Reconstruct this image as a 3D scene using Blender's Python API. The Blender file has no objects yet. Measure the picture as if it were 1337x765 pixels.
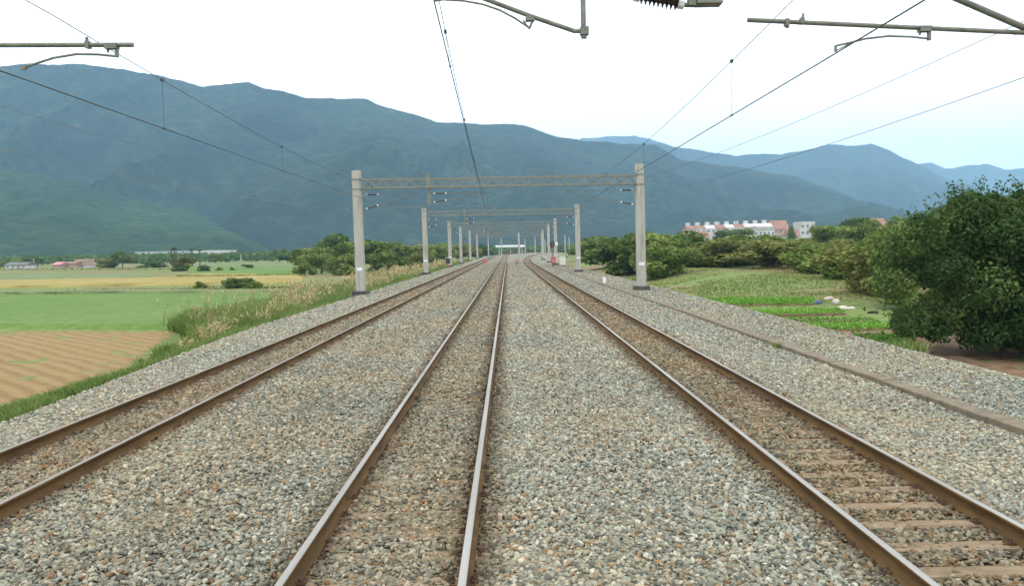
import bpy, bmesh, math, random
import numpy as np
from mathutils import Vector, Matrix

R = math.radians
rng = np.random.default_rng(11)
random.seed(5)
scene = bpy.context.scene
col = scene.collection

# ------------------------------------------------------------------ camera
W, HH, F = 1337.0, 765.0, 1050.0
CAM = Vector((0, 0, 2.7))
PITCH, YAW, ROLL = R(3.086), R(0.25), R(1.0)
fwd = Vector((math.sin(YAW) * math.cos(PITCH), math.cos(YAW) * math.cos(PITCH), -math.sin(PITCH)))
r0 = Vector((math.cos(YAW), -math.sin(YAW), 0))
u0 = r0.cross(fwd)
rgt = r0 * math.cos(ROLL) - u0 * math.sin(ROLL)
upv = r0 * math.sin(ROLL) + u0 * math.cos(ROLL)
cam_data = bpy.data.cameras.new('camera')
cam = bpy.data.objects.new('camera', cam_data)
col.objects.link(cam)
M = Matrix((rgt, upv, -fwd)).transposed().to_4x4()
M.translation = CAM
cam.matrix_world = M
cam_data.sensor_width = 36.0
cam_data.lens = 36.0 * F / W
cam_data.clip_start = 0.1
cam_data.clip_end = 30000
scene.camera = cam


def ray(u, v):
    d = fwd * F + rgt * (u - W / 2) - upv * (v - HH / 2)
    return d / d.y                       # scaled so that y advances by 1


def at(u, v, y):
    """the point of the place seen in direction (u, v) at y metres along the line"""
    return CAM + ray(u, v) * y


def on_plane(u, v, z):
    d = ray(u, v)
    return CAM + d * ((z - CAM.z) / d.z)


def sstep(x, a, b):
    t = np.clip((np.asarray(x, float) - a) / (b - a), 0, 1)
    return t * t * (3 - 2 * t)


# ------------------------------------------------------------------ value noise
_perm = rng.random((256, 256))


def vnoise(x, y):
    x = np.asarray(x, float); y = np.asarray(y, float)
    xi = np.floor(x).astype(int); yi = np.floor(y).astype(int)
    fx = x - xi; fy = y - yi
    fx = fx * fx * (3 - 2 * fx); fy = fy * fy * (3 - 2 * fy)
    a = _perm[xi % 256, yi % 256]; b = _perm[(xi + 1) % 256, yi % 256]
    c = _perm[xi % 256, (yi + 1) % 256]; d = _perm[(xi + 1) % 256, (yi + 1) % 256]
    return (a * (1 - fx) + b * fx) * (1 - fy) + (c * (1 - fx) + d * fx) * fy


def fbm(x, y, o=5, g=0.5):
    s = 0; amp = 1; t = 0
    for k in range(o):
        s = s + amp * vnoise(np.asarray(x) * 2 ** k + 17.3 * k, np.asarray(y) * 2 ** k + 5.1 * k)
        t += amp; amp *= g
    return s / t


# ------------------------------------------------------------------ tracks and terrain functions
TRACKS = {'left': -6.42, 'centre': -1.17, 'right': 4.08}
GAUGE = 1.50


def off_main(y):
    y = np.asarray(y, float)
    return np.where(y > 380, (y - 380) ** 2 / 3600.0, 0.0)


def off_right(y):
    y = np.asarray(y, float)
    return np.where(y > 120, (y - 120) ** 2 / 8400.0, 0.0)


def shift(x, y):
    k = sstep(x, -0.3, 3.0)
    return off_main(y) * (1 - k) + off_right(y) * k


LEFT_CREST = lambda y: -9.5 - 1.5 * sstep(y, 8, 38)
PX = np.array([-13.6, -11.2, -10.2, -8.6, -7.75, -7.1, -5.7, -5.2, -3.8, -2.4, -1.9, -0.4, 0.1, 1.4, 2.9, 3.4, 4.8, 5.4, 6.1, 7.2, 8.4, 9.4, 12.0, 12.5, 14.0])
PZ = np.array([-2.1, -0.52, -0.42, -0.30, -0.185, -0.17, -0.17, -0.15, -0.13, -0.15, -0.17, -0.17, -0.15, -0.12, -0.15, -0.17, -0.17, -0.19, -0.31, -0.46, -0.50, -0.50, -0.55, -0.66, -1.5])


def ballast_z(x, y):
    """height of the ballast over unshifted cross position x"""
    x = np.asarray(x, float)
    s = (LEFT_CREST(y) + 11.0) * sstep(-x, 8.0, 9.5)
    return np.interp(x - s, PX, PZ)


def terrain(x, y):
    x = np.asarray(x, float); y = np.asarray(y, float)
    xs = x - np.where(x > 1, off_right(y), off_main(y)) * (y > 0)
    z = np.full(np.broadcast(x, y).shape, -0.95)
    z = z - 1.0 * sstep(-xs, 11.0, 14.2)
    z = z - 0.45 * sstep(xs, 12.6, 14.6)
    far = sstep(y, 150, 420)
    mound = sstep(xs, 15, 24) * sstep(y, 50, 84) * (1.15 + 0.35 * (fbm(x * 0.06, y * 0.06, 3) - .5))
    z = z + mound
    und = (fbm(x * 0.12 + 40, y * 0.12 + 40, 4) - .5) * 0.35
    z = z + und * sstep(np.abs(xs), 13.5, 17) * (0.35 + 0.65 * (xs > 0))
    return z


def hit(u, v):
    d = ray(u, v)
    y = 4.0
    while y < 6000:
        p = CAM + d * y
        if p.z <= float(terrain(p.x, p.y)):
            break
        y *= 1.004
    return CAM + d * y


# ------------------------------------------------------------------ scene helpers
def tag(o, label=None, cat=None, group=None, kind=None):
    if label: o['label'] = label
    if cat: o['category'] = cat
    if group: o['group'] = group
    if kind: o['kind'] = kind
    return o


def thing(name, label, cat, loc=(0, 0, 0), group=None, rz=0.0):
    o = bpy.data.objects.new(name, None)
    o.empty_display_size = 0.3
    col.objects.link(o)
    o.location = loc
    o.rotation_euler = (0, 0, rz)
    return tag(o, label, cat, group)


def link_mesh(name, me, mat, parent=None, loc=None):
    o = bpy.data.objects.new(name, me)
    col.objects.link(o)
    if mat is not None:
        for m in (mat if isinstance(mat, (list, tuple)) else [mat]):
            me.materials.append(m)
    if parent is not None:
        o.parent = parent
    if loc is not None:
        o.location = loc
    return o


def np_mesh(name, verts, faces_flat, nper, mat_idx=None, attrs=None, smooth=False):
    """fast mesh from arrays; all faces have nper corners"""
    verts = np.asarray(verts, np.float32); faces_flat = np.asarray(faces_flat, np.int32).ravel()
    me = bpy.data.meshes.new(name)
    me.vertices.add(len(verts)); me.vertices.foreach_set('co', verts.ravel())
    nf = len(faces_flat) // nper
    me.loops.add(len(faces_flat)); me.loops.foreach_set('vertex_index', faces_flat)
    me.polygons.add(nf)
    me.polygons.foreach_set('loop_start', np.arange(nf, dtype=np.int32) * nper)
    me.polygons.foreach_set('loop_total', np.full(nf, nper, np.int32))
    if mat_idx is not None:
        me.polygons.foreach_set('material_index', np.asarray(mat_idx, np.int32))
    if smooth:
        me.polygons.foreach_set('use_smooth', np.ones(nf, bool))
    me.update(calc_edges=True)
    for an, (dom, arr) in (attrs or {}).items():
        a = me.attributes.new(an, 'FLOAT', dom)
        a.data.foreach_set('value', np.asarray(arr, np.float32))
    return me


class MB:
    """collects boxes, bars and tubes for ONE mesh"""
    def __init__(self, origin=(0, 0, 0)):
        self.v = []; self.f = []; self.m = []; self.o = Vector(origin)

    def add(self, vs, fs, mi=0):
        n = len(self.v)
        self.v += [tuple(Vector(p) - self.o) for p in vs]
        self.f += [tuple(i + n for i in f) for f in fs]
        self.m += [mi] * len(fs)

    def box(self, c, s, mi=0, rz=0.0, taper=1.0, bevel=0.0):
        c = Vector(c); hx, hy, hz = s[0] / 2, s[1] / 2, s[2] / 2
        ca, sa = math.cos(rz), math.sin(rz)
        rings = []
        if bevel > 0:
            b = bevel
            rings = [(-hz, hx - b, hy - b), (-hz + b, hx, hy), (hz - b, hx, hy), (hz, hx - b, hy - b)]
        else:
            rings = [(-hz, hx, hy), (hz, hx * taper, hy * taper)]
        vs = []
        for (z, a, b2) in rings:
            for (x, y) in ((-a, -b2), (a, -b2), (a, b2), (-a, b2)):
                vs.append(c + Vector((x * ca - y * sa, x * sa + y * ca, z)))
        fs = [(3, 2, 1, 0)]
        for k in range(len(rings) - 1):
            for i in range(4):
                j = (i + 1) % 4
                fs.append((k * 4 + i, k * 4 + j, k * 4 + 4 + j, k * 4 + 4 + i))
        t = (len(rings) - 1) * 4
        fs.append((t, t + 1, t + 2, t + 3))
        self.add(vs, fs, mi)

    def bar(self, a, b, w, h=None, mi=0):
        a = Vector(a); b = Vector(b); h = h or w
        d = (b - a).normalized()
        ref = Vector((0, 0, 1)) if abs(d.z) < 0.95 else Vector((0, 1, 0))
        s = d.cross(ref).normalized() * (w / 2); t = s.cross(d).normalized() * (h / 2)
        vs = [p + i * s + j * t for p in (a, b) for (i, j) in ((-1, -1), (1, -1), (1, 1), (-1, 1))]
        self.add(vs, [(3, 2, 1, 0), (4, 5, 6, 7)] + [(i, (i + 1) % 4, 4 + (i + 1) % 4, 4 + i) for i in range(4)], mi)

    def tube(self, pts, r, n=8, mi=0, caps=True):
        pts = [Vector(p) for p in pts]
        rs = r if isinstance(r, (list, tuple)) else [r] * len(pts)
        vs = []; fs = []
        for k, p in enumerate(pts):
            d = (pts[min(k + 1, len(pts) - 1)] - pts[max(k - 1, 0)]).normalized()
            ref = Vector((0, 0, 1)) if abs(d.z) < 0.9 else Vector((1, 0, 0))
            s = d.cross(ref).normalized(); t = s.cross(d)
            for i in range(n):
                a = 2 * math.pi * i / n
                vs.append(p + (s * math.cos(a) + t * math.sin(a)) * rs[k])
        for k in range(len(pts) - 1):
            for i in range(n):
                j = (i + 1) % n
                fs.append((k * n + i, k * n + j, (k + 1) * n + j, (k + 1) * n + i))
        if caps:
            fs.append(tuple(range(n - 1, -1, -1)))
            fs.append(tuple(range((len(pts) - 1) * n, len(pts) * n)))
        self.add(vs, fs, mi)

    def build(self, name, mat, parent=None, smooth=False):
        me = bpy.data.meshes.new(name)
        me.from_pydata(self.v, [], self.f)
        me.polygons.foreach_set('material_index', np.array(self.m, np.int32))
        if smooth:
            me.polygons.foreach_set('use_smooth', np.ones(len(self.f), bool))
        me.update()
        if parent is None:
            return link_mesh(name, me, mat, None, self.o)
        return link_mesh(name, me, mat, parent)


def copy_tree(o, parent=None):
    c = o.copy(); col.objects.link(c)
    if parent is not None:
        c.parent = parent
    for ch in o.children:
        copy_tree(ch, c)
    return c


# ------------------------------------------------------------------ materials
def new_mat(name):
    m = bpy.data.materials.new(name); m.use_nodes = True
    nt = m.node_tree; nt.nodes.clear()
    out = nt.nodes.new('ShaderNodeOutputMaterial')
    b = nt.nodes.new('ShaderNodeBsdfPrincipled')
    nt.links.new(b.outputs[0], out.inputs['Surface'])
    return m, nt, b, out


def ramp(nt, stops, fac=None, interp='LINEAR'):
    r = nt.nodes.new('ShaderNodeValToRGB')
    r.color_ramp.interpolation = interp
    e = r.color_ramp.elements
    while len(e) > 1: e.remove(e[-1])
    e[0].position = stops[0][0]; e[0].color = (*stops[0][1], 1)
    for p, c in stops[1:]:
        n = e.new(p); n.color = (*c, 1)
    if fac is not None: nt.links.new(fac, r.inputs[0])
    return r


def pos(nt):
    return nt.nodes.new('ShaderNodeNewGeometry').outputs['Position']


def noise(nt, vec, scale, detail=4.0, rough=0.55, stretch=None):
    if stretch is not None:
        mp = nt.nodes.new('ShaderNodeMapping'); mp.inputs['Scale'].default_value = stretch
        nt.links.new(vec, mp.inputs[0]); vec = mp.outputs[0]
    n = nt.nodes.new('ShaderNodeTexNoise')
    n.inputs['Scale'].default_value = scale; n.inputs['Detail'].default_value = detail
    n.inputs['Roughness'].default_value = rough
    nt.links.new(vec, n.inputs['Vector'])
    return n.outputs['Fac']


def mixc(nt, fac, a, b, mode='MIX'):
    m = nt.nodes.new('ShaderNodeMix'); m.data_type = 'RGBA'; m.blend_type = mode
    for v, s in ((fac, m.inputs['Factor']), (a, m.inputs['A']), (b, m.inputs['B'])):
        pass
    def put(v, idx):
        s = m.inputs[idx]
        if hasattr(v, 'is_output'): nt.links.new(v, s)
        elif isinstance(v, (int, float)): s.default_value = v
        else: s.default_value = (*v, 1)
    put(fac, 0); put(a, 6); put(b, 7)
    return m.outputs[2]


def math_(nt, op, a, b=0.0, c=None, clamp=False):
    m = nt.nodes.new('ShaderNodeMath'); m.operation = op; m.use_clamp = clamp
    for i, v in enumerate((a, b, c)):
        if v is None: continue
        if hasattr(v, 'is_output'): nt.links.new(v, m.inputs[i])
        else: m.inputs[i].default_value = v
    return m.outputs[0]


def bump(nt, bsdf, h, strength=0.5, dist=0.05):
    b = nt.nodes.new('ShaderNodeBump'); b.inputs['Strength'].default_value = strength
    b.inputs['Distance'].default_value = dist
    nt.links.new(h, b.inputs['Height']); nt.links.new(b.outputs[0], bsdf.inputs['Normal'])


def mottled(name, stops, scale=3.0, rough=0.85, metal=0.0, bump_s=0.0, bump_d=0.02, stretch=None, detail=6.0, spec=0.3):
    m, nt, b, out = new_mat(name)
    n = noise(nt, pos(nt), scale, detail, 0.6, stretch)
    r = ramp(nt, stops, n)
    nt.links.new(r.outputs[0], b.inputs['Base Color'])
    b.inputs['Roughness'].default_value = rough; b.inputs['Metallic'].default_value = metal
    b.inputs['Specular IOR Level'].default_value = spec
    if bump_s: bump(nt, b, n, bump_s, bump_d)
    return m


def grey(a, tint=(1, 1, 1)):
    return tuple(a * t for t in tint)


MAT = {}
MAT['concrete'] = mottled('mast_concrete', [(.28, (.24, .225, .19)), (.45, (.38, .36, .315)), (.62, (.45, .43, .375)), (.8, (.36, .325, .27))], 4.5, .9, bump_s=.15, stretch=(1, 1, .10))
MAT['footing'] = mottled('dark_concrete', [(.3, (.05, .05, .045)), (.7, (.13, .12, .10))], 5, .95, bump_s=.3)
MAT['trough'] = mottled('trough_concrete', [(.25, (.12, .095, .062)), (.5, (.20, .16, .11)), (.75, (.26, .215, .15))], 3, .92, bump_s=.2)
MAT['galv'] = mottled('galvanised_steel', [(.3, (.16, .168, .14)), (.7, (.27, .278, .235))], 6, .55, .35)
MAT['arm'] = mottled('arm_steel', [(.3, (.13, .13, .11)), (.7, (.24, .24, .20))], 8, .5, .4)
MAT['insul'] = mottled('brown_porcelain', [(.3, (.035, .022, .018)), (.7, (.075, .05, .04))], 8, .3)
MAT['white'] = mottled('white_paint', [(.3, (.70, .70, .68)), (.7, (.82, .82, .80))], 4, .6)
MAT['wire'] = mottled('wire_copper', [(.3, (.05, .055, .05)), (.7, (.09, .095, .085))], 4, .5, .5)
MAT['feeder'] = mottled('feeder_wire', [(.3, (.16, .14, .11)), (.7, (.24, .21, .16))], 4, .5, .3)
MAT['rust'] = mottled('rusty_rail', [(.25, (.050, .027, .009)), (.5, (.115, .062, .019)), (.75, (.19, .108, .036))], 9, .85, 0, .2, .004, (1, .12, 1))
MAT['steel'] = mottled('worn_rail_head', [(.3, (.25, .235, .215)), (.7, (.40, .385, .355))], 5, .7, .12, stretch=(1, .05, 1))
MAT['dullsteel'] = mottled('dull_rail_head', [(.3, (.20, .16, .12)), (.7, (.36, .33, .30))], 5, .5, .5, stretch=(1, .05, 1))
MAT['sleeper'] = mottled('dusty_sleeper', [(.25, (.13, .09, .052)), (.5, (.235, .17, .105)), (.75, (.33, .255, .17))], 9, .95, 0, .35, .01, (.5, 2, 1))
MAT['clip'] = mottled('rail_clip_iron', [(.3, (.04, .022, .012)), (.7, (.10, .06, .03))], 20, .8)
MAT['black'] = mottled('black_paint', [(.3, (.015, .015, .017)), (.7, (.035, .035, .035))], 8, .5)
MAT['red'] = mottled('red_paint', [(.3, (.50, .04, .06)), (.7, (.62, .08, .10))], 6, .55)
MAT['dullred'] = mottled('faded_red_paint', [(.3, (.42, .15, .10)), (.7, (.52, .24, .17))], 6, .7)
MAT['cream'] = mottled('cream_paint', [(.3, (.62, .60, .50)), (.7, (.75, .73, .62))], 4, .6)
MAT['wall_white'] = mottled('white_render', [(.3, (.46, .45, .43)), (.7, (.66, .65, .62))], .35, .9)
MAT['wall_grey'] = mottled('grey_render', [(.3, (.36, .35, .33)), (.7, (.50, .49, .46))], .5, .9)
MAT['wall_tan'] = mottled('tan_tile', [(.3, (.38, .27, .21)), (.7, (.50, .38, .30))], .5, .9)
MAT['roof_red'] = mottled('red_roof', [(.3, (.25, .13, .10)), (.7, (.36, .22, .17))], .6, .85)
MAT['roof_pink'] = mottled('pink_sheet_roof', [(.3, (.45, .17, .17)), (.7, (.55, .25, .24))], .6, .7)
MAT['roof_grey'] = mottled('grey_sheet_roof', [(.3, (.30, .32, .35)), (.7, (.44, .46, .50))], .6, .6)
MAT['roof_dark'] = mottled('dark_sheet_roof', [(.3, (.10, .10, .11)), (.7, (.18, .17, .17))], .6, .7)
MAT['pane'] = mottled('window_glass', [(.3, (.10, .12, .13)), (.7, (.17, .19, .21))], 1, .15)
MAT['bark'] = mottled('bark', [(.3, (.06, .045, .03)), (.7, (.15, .115, .08))], 9, .95, 0, .4, .03, (1, 1, .3))
MAT['blue'] = mottled('blue_tarpaulin', [(.3, (.05, .08, .20)), (.7, (.09, .13, .30))], 6, .6)
MAT['sack'] = mottled('pale_sack', [(.3, (.50, .45, .38)), (.7, (.68, .62, .54))], 9, .9)
MAT['tyre'] = mottled('black_rubber', [(.3, (.02, .02, .022)), (.7, (.05, .05, .05))], 9, .8)


def foliage(name, dark, mid, light, hue_noise=0.6, scale=0.8):
    """leaf colours differ leaf by leaf and clump by clump"""
    m, nt, b, out = new_mat(name)
    a = nt.nodes.new('ShaderNodeAttribute'); a.attribute_name = 'tint'
    oi = nt.nodes.new('ShaderNodeObjectInfo')
    n = noise(nt, pos(nt), scale, 3)
    v = math_(nt, 'ADD', math_(nt, 'MULTIPLY', a.outputs['Fac'], 0.62), math_(nt, 'MULTIPLY', n, 0.38))
    v = math_(nt, 'ADD', v, math_(nt, 'MULTIPLY', math_(nt, 'SUBTRACT', oi.outputs['Random'], .5), .14))
    r = ramp(nt, [(.18, dark), (.5, mid), (.82, light)], v)
    nt.links.new(r.outputs[0], b.inputs['Base Color'])
    b.inputs['Roughness'].default_value = .7
    b.inputs['Specular IOR Level'].default_value = .08
    t = nt.nodes.new('ShaderNodeBsdfTranslucent')
    nt.links.new(r.outputs[0], t.inputs[0])
    mx = nt.nodes.new('ShaderNodeMixShader'); mx.inputs[0].default_value = .28
    nt.links.new(b.outputs[0], mx.inputs[1]); nt.links.new(t.outputs[0], mx.inputs[2])
    nt.links.new(mx.outputs[0], out.inputs['Surface'])
    return m


MAT['leaf_dark'] = foliage('dark_leaves', (.040, .078, .020), (.10, .165, .044), (.20, .26, .08))
MAT['leaf_mid'] = foliage('mid_leaves', (.065, .115, .024), (.16, .225, .052), (.30, .34, .095))
MAT['leaf_olive'] = foliage('olive_leaves', (.085, .10, .028), (.20, .22, .060), (.34, .33, .115))
MAT['leaf_bush'] = foliage('bush_leaves', (.020, .044, .014), (.056, .112, .032), (.165, .225, .068), scale=1.3)
MAT['grass'] = foliage('embankment_grass', (.065, .12, .028), (.16, .24, .058), (.34, .36, .14), scale=.35)
MAT['plume'] = foliage('reed_plumes', (.34, .26, .12), (.50, .40, .21), (.66, .55, .32))
MAT['crop'] = foliage('crop_leaves', (.06, .17, .02), (.13, .32, .035), (.26, .46, .075), scale=.8)
MAT['bank'] = foliage('bank_grass', (.09, .13, .03), (.21, .25, .07), (.42, .34, .17), scale=.25)
MAT['palm'] = foliage('palm_fronds', (.02, .04, .012), (.05, .085, .03), (.10, .14, .05))


# ballast colour: one ramp shared by the loose stones and the bed below them
STONES = [(0.0, (.13, .135, .12)), (.16, (.235, .245, .21)), (.36, (.35, .36, .305)), (.60, (.43, .43, .35)),
          (.74, (.53, .52, .425)), (.81, (.70, .68, .58)), (.85, (.42, .35, .24)), (.94, (.35, .265, .17)), (.985, (.40, .26, .14)), (1.0, (.27, .15, .075))]
STONES = [(p_, tuple(v_ * .80 for v_ in c_)) for p_, c_ in STONES]


def ballast_colour(nt, rnd, xsock):
    base = ramp(nt, STONES, rnd).outputs[0]
    P = pos(nt)
    patch = noise(nt, P, .45, 4)
    fine = noise(nt, P, 2.2, 3)
    tot = None
    for c, wid, k in ((TRACKS['right'], 1.25, .80), (TRACKS['left'], 1.3, .62), (TRACKS['centre'], 1.2, .50), (-3.75, 1.5, .32), (1.45, 1.0, .12)):
        d = math_(nt, 'ABSOLUTE', math_(nt, 'SUBTRACT', xsock, c))
        f = math_(nt, 'SUBTRACT', 1.0, math_(nt, 'DIVIDE', d, wid), clamp=True)
        f = math_(nt, 'MULTIPLY', math_(nt, 'POWER', f, .45), k)
        tot = f if tot is None else math_(nt, 'MAXIMUM', tot, f)
    tot = math_(nt, 'MULTIPLY', tot, math_(nt, 'ADD', .35, math_(nt, 'ADD', patch, math_(nt, 'MULTIPLY', fine, .35))), clamp=True)
    stain_shade = None  # brown stain along each rail, with contact shading painted into the same strip
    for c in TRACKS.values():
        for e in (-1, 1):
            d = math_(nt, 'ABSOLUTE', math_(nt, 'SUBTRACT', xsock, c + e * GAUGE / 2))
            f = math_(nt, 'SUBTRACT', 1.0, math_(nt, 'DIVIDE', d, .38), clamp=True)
            stain_shade = f if stain_shade is None else math_(nt, 'MAXIMUM', stain_shade, f)
    stain_shade = math_(nt, 'MULTIPLY', stain_shade, math_(nt, 'ADD', .45, math_(nt, 'MULTIPLY', fine, .9)), clamp=True)
    base = mixc(nt, stain_shade, base, mixc(nt, 1.0, base, (.34, .25, .17), 'MULTIPLY'))
    rusty = mixc(nt, 1.0, base, (.70, .53, .38), 'MULTIPLY')
    c = mixc(nt, tot, base, rusty)
    warm = ramp(nt, [(.32, (.86, .90, .90)), (.68, (1.10, 1.0, .86))], noise(nt, P, .22, 3)).outputs[0]
    return mixc(nt, .9, c, warm, 'MULTIPLY')


def make_ballast_mats():
    m, nt, b, out = new_mat('ballast_bed')
    v = nt.nodes.new('ShaderNodeTexVoronoi'); v.inputs['Scale'].default_value = 17.5
    v.inputs['Randomness'].default_value = 1.0
    nt.links.new(pos(nt), v.inputs['Vector'])
    wn = nt.nodes.new('ShaderNodeTexWhiteNoise'); nt.links.new(v.outputs['Color'], wn.inputs['Vector'])
    a = nt.nodes.new('ShaderNodeAttribute'); a.attribute_name = 'cross'
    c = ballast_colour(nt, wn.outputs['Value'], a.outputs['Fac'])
    c = mixc(nt, 1.0, c, (.80, .80, .79), 'MULTIPLY')
    nt.links.new(c, b.inputs['Base Color'])
    b.inputs['Roughness'].default_value = .9; b.inputs['Specular IOR Level'].default_value = .25
    inv = math_(nt, 'SUBTRACT', 1.0, v.outputs['Distance'])
    bump(nt, b, inv, 1.0, .05)
    s, nt, b, out = new_mat('ballast_stone')
    oi = nt.nodes.new('ShaderNodeObjectInfo')
    sx = nt.nodes.new('ShaderNodeSeparateXYZ'); nt.links.new(pos(nt), sx.inputs[0])
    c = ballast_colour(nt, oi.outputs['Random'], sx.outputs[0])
    n = noise(nt, pos(nt), 34, 3)
    c = mixc(nt, .35, c, ramp(nt, [(.3, (.7, .7, .7)), (.7, (1.25, 1.25, 1.25))], n).outputs[0], 'MULTIPLY')
    nt.links.new(c, b.inputs['Base Color'])
    b.inputs['Roughness'].default_value = .88; b.inputs['Specular IOR Level'].default_value = .25
    return m, s


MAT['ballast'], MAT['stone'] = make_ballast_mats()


def ground_mat():
    m, nt, b, out = new_mat('meadow_ground')
    P = pos(nt)
    n1 = noise(nt, P, .035, 6, .6)
    n2 = noise(nt, P, 1.3, 5, .65)
    g = ramp(nt, [(.25, (.075, .12, .032)), (.5, (.145, .20, .058)), (.72, (.24, .26, .095))], n2).outputs[0]
    d = ramp(nt, [(.25, (.15, .095, .05)), (.7, (.27, .19, .11))], n2).outputs[0]
    f = ramp(nt, [(.47, (0, 0, 0)), (.60, (1, 1, 1))], n1).outputs[0]
    c = mixc(nt, f, g, d)
    nt.links.new(c, b.inputs['Base Color'])
    b.inputs['Roughness'].default_value = .95; b.inputs['Specular IOR Level'].default_value = .15
    bump(nt, b, n2, .6, .12)
    return m


def field_mat(name, stops, wave_dir=None, wave_scale=1.0, wave_amt=.4, nscale=.8, furrow=None):
    m, nt, b, out = new_mat(name)
    P = pos(nt)
    n = noise(nt, P, nscale, 6, .65)
    big = noise(nt, P, .06, 3)
    v = math_(nt, 'ADD', math_(nt, 'MULTIPLY', n, .65), math_(nt, 'MULTIPLY', big, .35))
    if wave_dir is not None:
        mp = nt.nodes.new('ShaderNodeMapping'); mp.inputs['Rotation'].default_value = (0, 0, wave_dir)
        nt.links.new(P, mp.inputs[0])
        w = nt.nodes.new('ShaderNodeTexWave'); w.inputs['Scale'].default_value = wave_scale
        w.inputs['Distortion'].default_value = 1.3; w.inputs['Detail'].default_value = 6
        w.inputs['Detail Scale'].default_value = 1.5
        nt.links.new(mp.outputs[0], w.inputs[0])
        v = math_(nt, 'ADD', math_(nt, 'MULTIPLY', v, 1 - wave_amt), math_(nt, 'MULTIPLY', w.outputs['Fac'], wave_amt))
    r = ramp(nt, stops, v)
    nt.links.new(r.outputs[0], b.inputs['Base Color'])
    b.inputs['Roughness'].default_value = .95; b.inputs['Specular IOR Level'].default_value = .15
    bump(nt, b, v, .5, .15)
    return m


def hill_mat(name, dark, mid, light, bare, scale):
    m, nt, b, out = new_mat(name)
    P = pos(nt)
    n = noise(nt, P, scale, 8, .7)
    n2 = noise(nt, P, scale * .12, 5, .6)
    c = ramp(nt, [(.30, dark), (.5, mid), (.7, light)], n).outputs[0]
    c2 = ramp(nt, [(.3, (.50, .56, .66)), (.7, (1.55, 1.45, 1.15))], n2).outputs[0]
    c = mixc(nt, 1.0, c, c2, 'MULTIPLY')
    f = ramp(nt, [(.70, (0, 0, 0)), (.76, (1, 1, 1))], noise(nt, P, scale * .35, 5, .55, (1, 1, .5))).outputs[0]
    c = mixc(nt, mixc(nt, 1, f, (bare, bare, bare), 'MULTIPLY'), c, (.42, .36, .28))
    nt.links.new(c, b.inputs['Base Color'])
    b.inputs['Roughness'].default_value = 1; b.inputs['Specular IOR Level'].default_value = .05
    bump(nt, b, n, 1.0, 16)
    return m


# ------------------------------------------------------------------ ground sheet
def axis(near, far, step, grow):
    a = [0.0]; s = step
    while a[-1] < far:
        if a[-1] > near: s *= grow
        a.append(a[-1] + s)
    return np.array(a)


xa = axis(40, 6000, 0.8, 1.10)
gx = np.concatenate([-xa[::-1], xa[1:]])
gy = np.concatenate([-axis(12, 1700, 1.5, 1.3)[::-1], axis(130, 7900, 1.0, 1.06)[1:]])
X, Y = np.meshgrid(gx, gy)
Z = terrain(X, Y)
nx, ny = len(gx), len(gy)
idx = np.arange(nx * ny).reshape(ny, nx)
quads = np.stack([idx[:-1, :-1], idx[:-1, 1:], idx[1:, 1:], idx[1:, :-1]], -1).reshape(-1, 4)
me = np_mesh('ground', np.stack([X.ravel(), Y.ravel(), Z.ravel()], 1), quads, 4, smooth=True)
tag(link_mesh('ground', me, ground_mat()), kind='structure')

# ------------------------------------------------------------------ ballast bed
by = np.concatenate([np.arange(-9, 60, .6), 60 + axis(40, 900, 1.2, 1.05)])
bx = np.unique(np.concatenate([PX, np.linspace(-13.6, 14.0, 90)]))
X, Y = np.meshgrid(bx, by)
Z = ballast_z(X, Y) - 0.012 + (fbm(X * 1.3 + 9, Y * 1.3, 4) - .5) * 0.07
for c in TRACKS.values():
    pass
nx, ny = len(bx), len(by)
idx = np.arange(nx * ny).reshape(ny, nx)
quads = np.stack([idx[:-1, :-1], idx[:-1, 1:], idx[1:, 1:], idx[1:, :-1]], -1).reshape(-1, 4)
me = np_mesh('ballast', np.stack([(X + shift(X, Y)).ravel(), Y.ravel(), Z.ravel()], 1), quads, 4,
             attrs={'cross': ('POINT', X.ravel())}, smooth=True)
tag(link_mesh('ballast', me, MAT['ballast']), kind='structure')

# loose stones lying on the bed (geometry nodes on a cloud of points)
SLEEPER_STEP = 0.60
SL0 = 5.05


def stone_points():
    P = []; S = []
    for (ya, yb, dens, size) in ((4.5, 9, 760, .0245), (9, 15, 640, .0262), (15, 24, 390, .0305), (24, 36, 210, .0355), (36, 50, 100, .042), (50, 66, 55, .045), (66, 90, 32, .047), (90, 125, 18, .05), (125, 175, 8, .055)):
        half = .70 * yb + 1.5
        xa_, xb_ = max(-12.4, -half), min(13.4, half)
        n = int((yb - ya) * (xb_ - xa_) * dens)
        x = rng.uniform(xa_, xb_, n); y = rng.uniform(ya, yb, n)
        keep = np.abs(x) < .70 * y + 1.6
        # bare strip where the rails are, and sleepers only partly covered
        for k, c in TRACKS.items():
            for s in (-1, 1):
                keep &= np.abs(x - (c + s * GAUGE / 2)) > .085
            ph = np.abs(((y - SL0) / SLEEPER_STEP + .5) % 1.0 - .5) * SLEEPER_STEP
            over = (ph < .115) & (np.abs(x - c) < 1.2)
            if k == 'right':
                cover = .06 + .75 * sstep(y, 8, 16)
                over &= np.abs(x - c) < .75
            elif k == 'centre':
                cover = np.where(np.abs(np.abs(x - c) - .48) < .2 + .12 * np.sin(y * 7.3), .42, .96)
                cover = np.maximum(cover, sstep(y, 8, 13))
            else:
                cover = np.ones_like(y)
            keep &= ~(over & (rng.random(n) > cover))
        keep &= np.abs(x - 8.55) > .20
        x, y = x[keep], y[keep]
        s = size * (0.55 + .75 * rng.random(len(x)) ** 1.6)
        z = ballast_z(x, y) + rng.uniform(-.2, .55, len(x)) * s
        P.append(np.stack([x, y, z], 1)); S.append(s)
    return np.concatenate(P), np.concatenate(S)


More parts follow.
